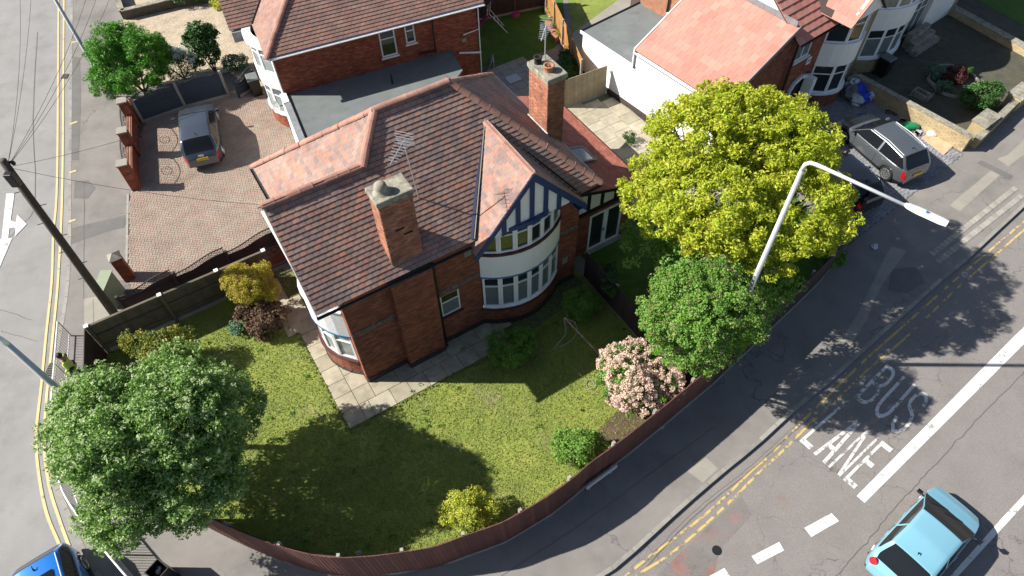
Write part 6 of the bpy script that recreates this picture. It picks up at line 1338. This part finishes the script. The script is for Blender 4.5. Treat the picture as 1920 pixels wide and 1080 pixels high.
# rubbish pile, board, green sledge
rb = thing('rubbish_heap', 'heap of blue and white plastic sacks in front of the bow window', 'rubbish', g(1612, 172)); 
def blob(c, r, m, name, parent, j=.28):
    n1, n2 = 10, 7; vs = []; fs = []
    for i in range(n2 + 1):
        for k in range(n1):
            th = math.pi * i / n2; ph = 2 * math.pi * k / n1; q = 1 + random.uniform(-j, j) * (0 if i in (0, n2) else 1); vs.append((c[0] + r[0] * math.sin(th) * math.cos(ph) * q, c[1] + r[1] * math.sin(th) * math.sin(ph) * q, max(.01, c[2] + r[2] * math.cos(th) * q)))
    for i in range(n2):
        for k in range(n1): fs.append((i * n1 + k, (i + 1) * n1 + k, (i + 1) * n1 + (k + 1) % n1, i * n1 + (k + 1) % n1))
    mb = MB(); mb.add(vs, fs, .5); return mb.build(name, M[m], parent)
for (px, py, r, m) in ((1596, 175, (.5, .5, .4), 'felt'), (1612, 172, (.4, .45, .45), 'blue_plastic'), (1620, 184, (.3, .3, .3), 'blue_plastic'), (1628, 165, (.6, .35, .4), 'grey_plastic'), (1600, 160, (.5, .35, .5), 'grey_plastic'), (1606, 186, (.35, .4, .25), 'galv'), (1638, 178, (.3, .2, .3), 'grey_plastic')): blob(g(px, py, .3), r, m, 'sack', rb)
mt = thing('old_mattress', 'pale folded mattress leaning by the bow window above the sacks', 'mattress', g(1603, 150)); mb = MB(); mb.box(Vector(g(1603, 148, .6)), (.8, .5, .22), (UR, VR, (Vector((0, 0, 1)) + VR * .4).normalized()), .5); mb.build('mattress_body', M['patch_light'], mt, bevel=.05)
pw_ = thing('plywood_board', 'muddy plywood sheet lying at the pavement end of the buff wall', 'board', g(1755, 260)); mb = MB(); q = [g(*p, .06) for p in ((1728, 258), (1752, 240), (1795, 266), (1770, 290))]; mb.slabpoly(q, (0, 0, -.03), .5); mb.build('board_sheet', M['plywood'], pw_); blob(g(1748, 250, .1), (.25, .2, .12), 'white', 'cement_bag', pw_)
gs = thing('green_sledge', 'green plastic sledge lying among rubble beside the silver car', 'sledge', g(1702, 236)); blob(g(1702, 236, .15), (.65, .3, .14), 'green_plastic', 'sledge_shell', gs, .05)
rbl = thing('rubble_pile', 'loose rubble and broken slabs along the shaded buff wall', 'rubble', g(1680, 210))
for k in range(22): c = Vector(lerp(g(1640, 185), g(1725, 248), random.random())) + Vector((random.uniform(-.35, .35), random.uniform(-.35, .35), .05)); s_ = random.uniform(.12, .4); a = random.uniform(0, 3); mb = MB(); mb.box(c, (s_, s_ * .7, .1), ((math.cos(a), math.sin(a), 0), (-math.sin(a), math.cos(a), 0), (0, 0, 1)), .5); mb.build('rubble_piece', M[random.choice(['timber_grey', 'stone', 'galv', 'soil'])], rbl)
lt = thing('litter', 'crumpled pale blue litter on the shaded pavement by the drive', 'litter', g(1640, 462)); blob(g(1640, 462, .06), (.14, .14, .07), 'grey_plastic', 'crumpled_sheet', lt, .4)
for k, (px, py, lab) in enumerate(((516, 1024, 'small grey stone in the whitebeam shade at the lawn edge'), (672, 1039, 'pale fence post stone at the bottom lawn edge'), (1238, 800, 'pale stone at the foot of the pink flowering bush'))): t = thing('stone', lab, 'stone', g(px, py)); blob(g(px, py, .08), (.14, .12, .1), 'patch_light', 'stone_body', t, .15)
# ================================================================ CARS
def interp(x, P):
    if x <= P[0][0]: return P[0][1]
    for (a, b) in zip(P[:-1], P[1:]):
        if x <= b[0]: t = (x - a[0]) / (b[0] - a[0]); t = t * t * (3 - 2 * t) * .35 + t * .65; return a[1] + (b[1] - a[1]) * t
    return P[-1][1]
def car(name, label, loc, deg, L_, W_, Ht, paint, hood=.95, cowl=.52, wtop=.16, rtop=-.72, rbot=-.95, deck=.95, belt=.98, rails=None, tail='red', wr=.33, round_tail=False, plate=None, rings=False, sunroof=False, lighting=True):
    t = thing(name, label, 'car', (loc[0], loc[1], loc[2]), math.radians(deg)); h = L_ / 2; w = W_ / 2; X = lambda q: q * h
    top = [(-h, .62), (X(-.985), .80), (X(rbot), deck), (X(rtop), Ht - .06), (X((rtop + wtop) / 2), Ht), (X(wtop), Ht - .04), (X(cowl), hood), (X(.80), hood - .12), (X(.95), hood - .27), (h, .50)]
    def half(x):
        q = abs(x) / h; return w * (1 - .26 * max(0, (q - .62) / .38) ** 2.6) * (1 if x < 0 else 1 - .03 * q)
    xw = (h * .64, -h * .62); ra = wr + .06
    def low(x):
        z = .24 + (.12 if abs(x) > h * .96 else 0)
        for q in xw:
            if abs(x - q) < ra: z = max(z, wr - .02 + math.sqrt(max(0, ra * ra - (x - q) ** 2)))
        return z
    keys = {-h, h, X(rbot), X(rtop), X(wtop), X(cowl), X(-.985), X(.95), *xw, X(-.25), X(-.21), xw[0] - ra, xw[0] + ra, xw[1] - ra, xw[1] + ra}
    xs = sorted(keys | {-h + L_ * i / 64 for i in range(65)}); xs = [x for i, x in enumerate(xs) if i == 0 or x - xs[i - 1] > .012 or x in keys]
    rows = []
    for x in xs:
        zt = interp(x, top); hw = half(x); zb = min(belt + .05 * (-x / h), zt - .045); zl = min(low(x), zb - .05); hh = zt - zb; top_w = max(hw * .955 - .40 * max(0, hh - .05), hw * .5)
        pts = [(hw * .955, zl), (hw * .99, zl + (zb - zl) * .22), (hw, zl + (zb - zl) * .5), (hw * .992, zl + (zb - zl) * .82), (hw * .965, zb), (hw * .95, zb + .018), (top_w + .03 * min(1, hh * 3), zt - .05 if hh > .12 else zt - .03 ), (top_w, zt - .012), (top_w * .86, zt + .008), (top_w * .5, zt + .028), (0, zt + .036)]
        rows.append([(x, y, z) for y, z in pts])
    NP = len(rows[0]); parts = {}
    def put(key, quad, flip):
        q = quad[::-1] if flip else quad; parts.setdefault(key, MB()).add(q, [tuple(range(len(q)))], .5)
    for i in range(len(xs) - 1):
        xm = (xs[i] + xs[i + 1]) / 2
        for j in range(NP - 1):
            for s_ in (1, -1):
                q = [(p[0], p[1] * s_, p[2]) for p in (rows[i][j], rows[i + 1][j], rows[i + 1][j + 1], rows[i][j + 1])]
                zt = interp(xm, top); hh = zt - belt; key = 'body'
                if j == 5 and X(rtop) - .28 * (1) < xm < X(cowl) - .12 and hh > .13 and not (X(-.25) < xm < X(-.21)): key = 'side_window'
                if j >= 7 and X(wtop) + .02 < xm < X(cowl) - .03: key = 'windscreen'
                if j >= 8 and X(rbot) + .02 < xm < X(rtop) - .02: key = 'rear_window'
                if j in (2, 3) and xm < -h * .90 and not round_tail and lighting: key = ('tail_light', s_)
                if j in (3, 4, 5, 6) and h * .80 < xm < h * .97: key = ('headlight', s_)
                if j == 0 and not any(abs(xm - q_) < ra for q_ in xw): key = 'sill_trim'
                put(key, q, s_ < 0)
    for e, fl_ in ((0, False), (-1, True)):
        r = rows[e]; pts = [(p[0], p[1], p[2]) for p in r] + [(p[0], -p[1], p[2]) for p in r[-2::-1]]; put('body', pts, fl_)
    MT = dict(body=paint, side_window='carglass', windscreen='carglass', rear_window='carglass', tail_light='redlamp', headlight='lamplens', sill_trim='black')
    made = {}
    for key, mb in parts.items():
        nm = key[0] if isinstance(key, tuple) else key
        o = mb.build(nm, M[MT[nm]], t, local=True, smooth=True); made[nm] = o
        me = o.data
        import bmesh
        bm = bmesh.new(); bm.from_mesh(me); bmesh.ops.remove_doubles(bm, verts=bm.verts, dist=.0005); bmesh.ops.recalc_face_normals(bm, faces=bm.faces) if nm == 'body' else None; bm.to_mesh(me); bm.free()
        if nm == 'body':
            sm = [p.normal for p in me.polygons]
        try: me.set_sharp_from_angle(angle=math.radians(42))
        except Exception: pass
    mb = MB(); mb.box((0, 0, .42), (L_ * .90, W_ * .80, .44), None, .5); mb.build('underbody', M['soot'], t, local=True)
    for q in xw:
        for s_ in (1, -1):
            c = (q, s_ * (w * (.97 if abs(q) < h * .63 else .95) - .11), wr); mb = MB(); mb.tube([(c[0], c[1] - .1, c[2]), (c[0], c[1] - .075, c[2]), (c[0], c[1] + .075, c[2]), (c[0], c[1] + .1, c[2])], [wr - .03, wr, wr, wr - .03], 22); wh = mb.build('wheel', M['tyre'], t, local=True, smooth=False)
            mb = MB(); yo = c[1] + s_ * .103
            for k in range(10): a = 2 * math.pi * k / 10; mb.box((c[0] + math.cos(a) * wr * .35, yo, c[2] + math.sin(a) * wr * .35), (wr * .62, .02, .045), ((math.cos(a), 0, math.sin(a)), (0, 1, 0), (-math.sin(a), 0, math.cos(a))), .5)
            ring = [(c[0] + math.cos(a) * wr * .66, yo, c[2] + math.sin(a) * wr * .66) for a in [x * math.pi / 10 for x in range(21)]]; mb.tube(ring, .025, 6, cap=False); mb.build('rim', M['rim'], wh, local=True)
    for s_ in (1, -1):
        mb = MB(); hx = X(cowl) - .22; mb.tube([(hx, s_ * (w * .93), belt + .02), (hx, s_ * (w + .10), belt + .07)], .03, 6); mb.box((hx, s_ * (w + .13), belt + .09), (.11, .17, .12), None, .5); mb.build('wing_mirror', M['p_black' if round_tail else paint], t, local=True, bevel=.035)
        for q in (.05, -.42): mb = MB(); mb.box((X(q), s_ * (w + .005), belt - .12), (.2, .03, .03), None, .5); mb.build('door_handle', M['black' if paint == 'p_black' else paint], t, local=True, bevel=.008)
        for q in (.36, -.23, -.62 if L_ > 4.3 else -.60):
            mb = MB(); mb.box((X(q), s_ * (half(X(q)) + .000), .66), (.012, .012, .50), None, .5)
            mb.build('door_seam', M['soot'], t, local=True)
        if rails:
            r0 = [(X(wtop) - .1, 0), (X((wtop + rtop) / 2), .03), (X(rtop) + .05, 0)]; yy = s_ * (w * .955 - .40 * (Ht - belt - .05) - .02); mb = MB(); mb.tube([(x, yy, interp(x, top) + .02 + z) for x, z in r0], .015, 6); mb.build('roof_rail', M[rails], t, local=True)
    if round_tail:
        for s_ in (1, -1):
            c = Vector((-h + .14, s_ * (w - .24), .86)); n_ = Vector((-1, s_ * .55, .75)).normalized(); mb = MB(); mb.tube([c - n_ * .05, c + n_ * .07], .12, 16); mb.build('tail_light', M['redlamp'], t, local=True)
    mb = MB(); mb.tube([(X(rtop) + .25, 0, Ht - .02), (X(rtop) + .22, 0, Ht + .06), (X(rtop) + .12, 0, Ht + .09)], [.03, .02, .01], 6); mb.build('roof_antenna', M['black'], t, local=True)
    for s_ in (-.45, .1): mb = MB(); mb.tube([(X(cowl) + .0, s_ * w, hood + .03), (X(cowl) - .18, (s_ + .6) * w, hood + .06 + .18 * (Ht - hood) / (X(cowl) - X(wtop)))], .01, 5); mb.build('wiper', M['black'], t, local=True)
    if plate is not None:
        mb = MB(); ax = (Vector((0, -1, 0)), Vector((.25, 0, 1)).normalized(), Vector((-1, 0, .25)).normalized()); pc_ = Vector((-h - .015, 0, .74)); mb.box(pc_, (.52, .12, .02), ax, .5); pl__ = mb.build('number_plate', M['plate'], t, local=True)
        if plate:
         cu = bpy.data.curves.new('plate_text', 'FONT'); cu.body = plate; cu.size = .115; cu.align_x = 'CENTER'; cu.align_y = 'CENTER'; cu.extrude = .001; to = bpy.data.objects.new('plate_text', cu); me = bpy.data.meshes.new_from_object(to); me.materials.clear(); me.materials.append(M['black'])
         o = bpy.data.objects.new('plate_lettering', me); link(o, pl__); mm = Matrix((ax[0], ax[1], ax[2])).transposed().to_4x4(); mm.translation = pc_ + ax[2] * .013; o.matrix_basis = mm; bpy.data.objects.remove(to)
    if rings:
        mb = MB()
        for k in range(4): c = Vector((-h + .005, (k - 1.5) * .055, .93)); mb.tube([c + Vector((.02 * math.sin(a), math.cos(a) * .04, math.sin(a) * .04)) for a in [x * .5236 for x in range(13)]], .007, 5)
        mb.build('badge', M['steel_white'], t, local=True)
    if sunroof: mb = MB(); mb.box((X((wtop + rtop) / 2) + .1, 0, Ht + .03), (1.0, W_ * .5, .02), None, .5); mb.build('sunroof', M['carglass'], t, local=True)
    return t
car('estate_car', 'dark blue grey estate car parked on the block paved driveway', (-15.45, 27.25, .03), 108.4, 4.45, 1.86, 1.56, 'p_audi', hood=.98, deck=1.0, belt=.98, rtop=-.70, rbot=-.93, cowl=.50, wtop=.14, plate='LS18 PYP', rings=True)
car('suv_car', 'silver grey suv parked nose in by the buff wall', (17.95, 25.0, .03), 113.0, 4.65, 1.88, 1.62, 'p_suv', hood=1.02, deck=1.05, belt=1.02, rtop=-.74, rbot=-.94, rails='steel_white', wr=.36, plate='')
car('hatchback_car', 'black car half hidden under the yellow green tree', (15.4, 23.0, .03), 113.0, 4.2, 1.75, 1.42, 'p_black', hood=.9, deck=.95, belt=.92)
car('hatchback_car', 'light blue small car driving up the main road', (13.0, 6.5, RZ), 37.0, 4.15, 1.78, 1.50, 'p_teal', hood=.92, deck=.92, belt=.95, rtop=-.62, rbot=-.88, cowl=.60, wtop=.15, round_tail=True, wr=.30)
car('suv_car', 'bright blue car with silver roof rails leaving the bottom left of the side road', (-14.0, 4.95, RZ), -54, 4.3, 1.84, 1.60, 'p_blue', hood=1.0, deck=1.0, belt=1.0, rails='steel_white', sunroof=True)
# ================================================================ PERSON behind the railing
def skinmesh(name, verts, edges, rad, m, parent, sub=1):
    me = bpy.data.meshes.new(name); me.from_pydata(verts, edges, []); me.materials.append(m); o = bpy.data.objects.new(name, me); link(o, parent)
    sk_ = o.modifiers.new('skin', 'SKIN'); sk_.use_smooth_shade = True
    for i, r in enumerate(rad): me.skin_vertices[0].data[i].radius = (r, r)
    me.skin_vertices[0].data[0].use_root = True; ss = o.modifiers.new('sub', 'SUBSURF'); ss.levels = sub; ss.render_levels = sub; return o
pp = g(112, 668, 1.65); pr = thing('person', 'person in a yellow hi vis jacket walking beside the whitebeam tree', 'person', (pp[0], pp[1], 0), math.radians(200))
V_ = [(0, 0, .95), (0, 0, 1.15), (0, 0, 1.40), (0, 0, 1.50), (0.02, 0, 1.60), (.03, 0, 1.70), (0, .10, .90), (.10, .10, .50), (-.05, .10, .09), (.12, .10, .05), (0, -.10, .90), (.0, -.10, .50), (-.22, -.10, .12), (-.08, -.10, .05),
      (0, .19, 1.40), (-.04, .26, 1.15), (.12, .24, .95), (.20, .23, .88), (0, -.19, 1.40), (.02, -.26, 1.15), (.22, -.22, 1.05), (.30, -.20, 1.05)]
E_ = [(0, 1), (1, 2), (2, 3), (3, 4), (4, 5), (0, 6), (6, 7), (7, 8), (8, 9), (0, 10), (10, 11), (11, 12), (12, 13), (2, 14), (14, 15), (15, 16), (16, 17), (2, 18), (18, 19), (19, 20), (20, 21)]
skinmesh('body', V_, E_, [.13, .12, .13, .055, .085, .085, .08, .06, .045, .04, .08, .06, .045, .04, .055, .045, .035, .035, .055, .045, .035, .035], M['skin'], pr)
skinmesh('jacket', [V_[i] for i in (0, 1, 2)] + [V_[14], V_[15], V_[16], V_[18], V_[19], V_[20], (0, 0, .88)], [(0, 1), (1, 2), (2, 3), (3, 4), (4, 5), (2, 6), (6, 7), (7, 8), (0, 9)], [.17, .155, .16, .085, .07, .055, .085, .07, .055, .175], M['hivis'], pr)
skinmesh('trousers', [V_[0], V_[6], V_[7], V_[8], V_[10], V_[11], V_[12]], [(0, 1), (1, 2), (2, 3), (0, 4), (4, 5), (5, 6)], [.15, .1, .08, .065, .1, .08, .065], M['trousers'], pr)
mb = MB(); mb.lathe((.0, 0, 1.62), [(.075, 0), (.112, .05), (.115, .10), (.09, .16), (.03, .19)], 14); mb.build('hair', M['hair'], pr, local=True, smooth=True)
mb = MB(); mb.lathe((0, 0, 1.08), [(.176, 0), (.176, .05)], 16); mb.build('reflective_band', M['silverband'], pr, local=True)
for s_ in (-1, 1):
    for k in range(5): b0 = Vector((.2 if s_ > 0 else .31, .23 if s_ > 0 else -.2, .88 if s_ > 0 else 1.05)) + Vector((.0, (k - 2) * .016, -.01 * abs(k - 2))); mb = MB(); mb.tube([b0, b0 + Vector((.03, 0, -.03)), b0 + Vector((.035, 0, -.06))], [.010, .009, .007], 6); mb.build('finger', M['skin'], pr, local=True)
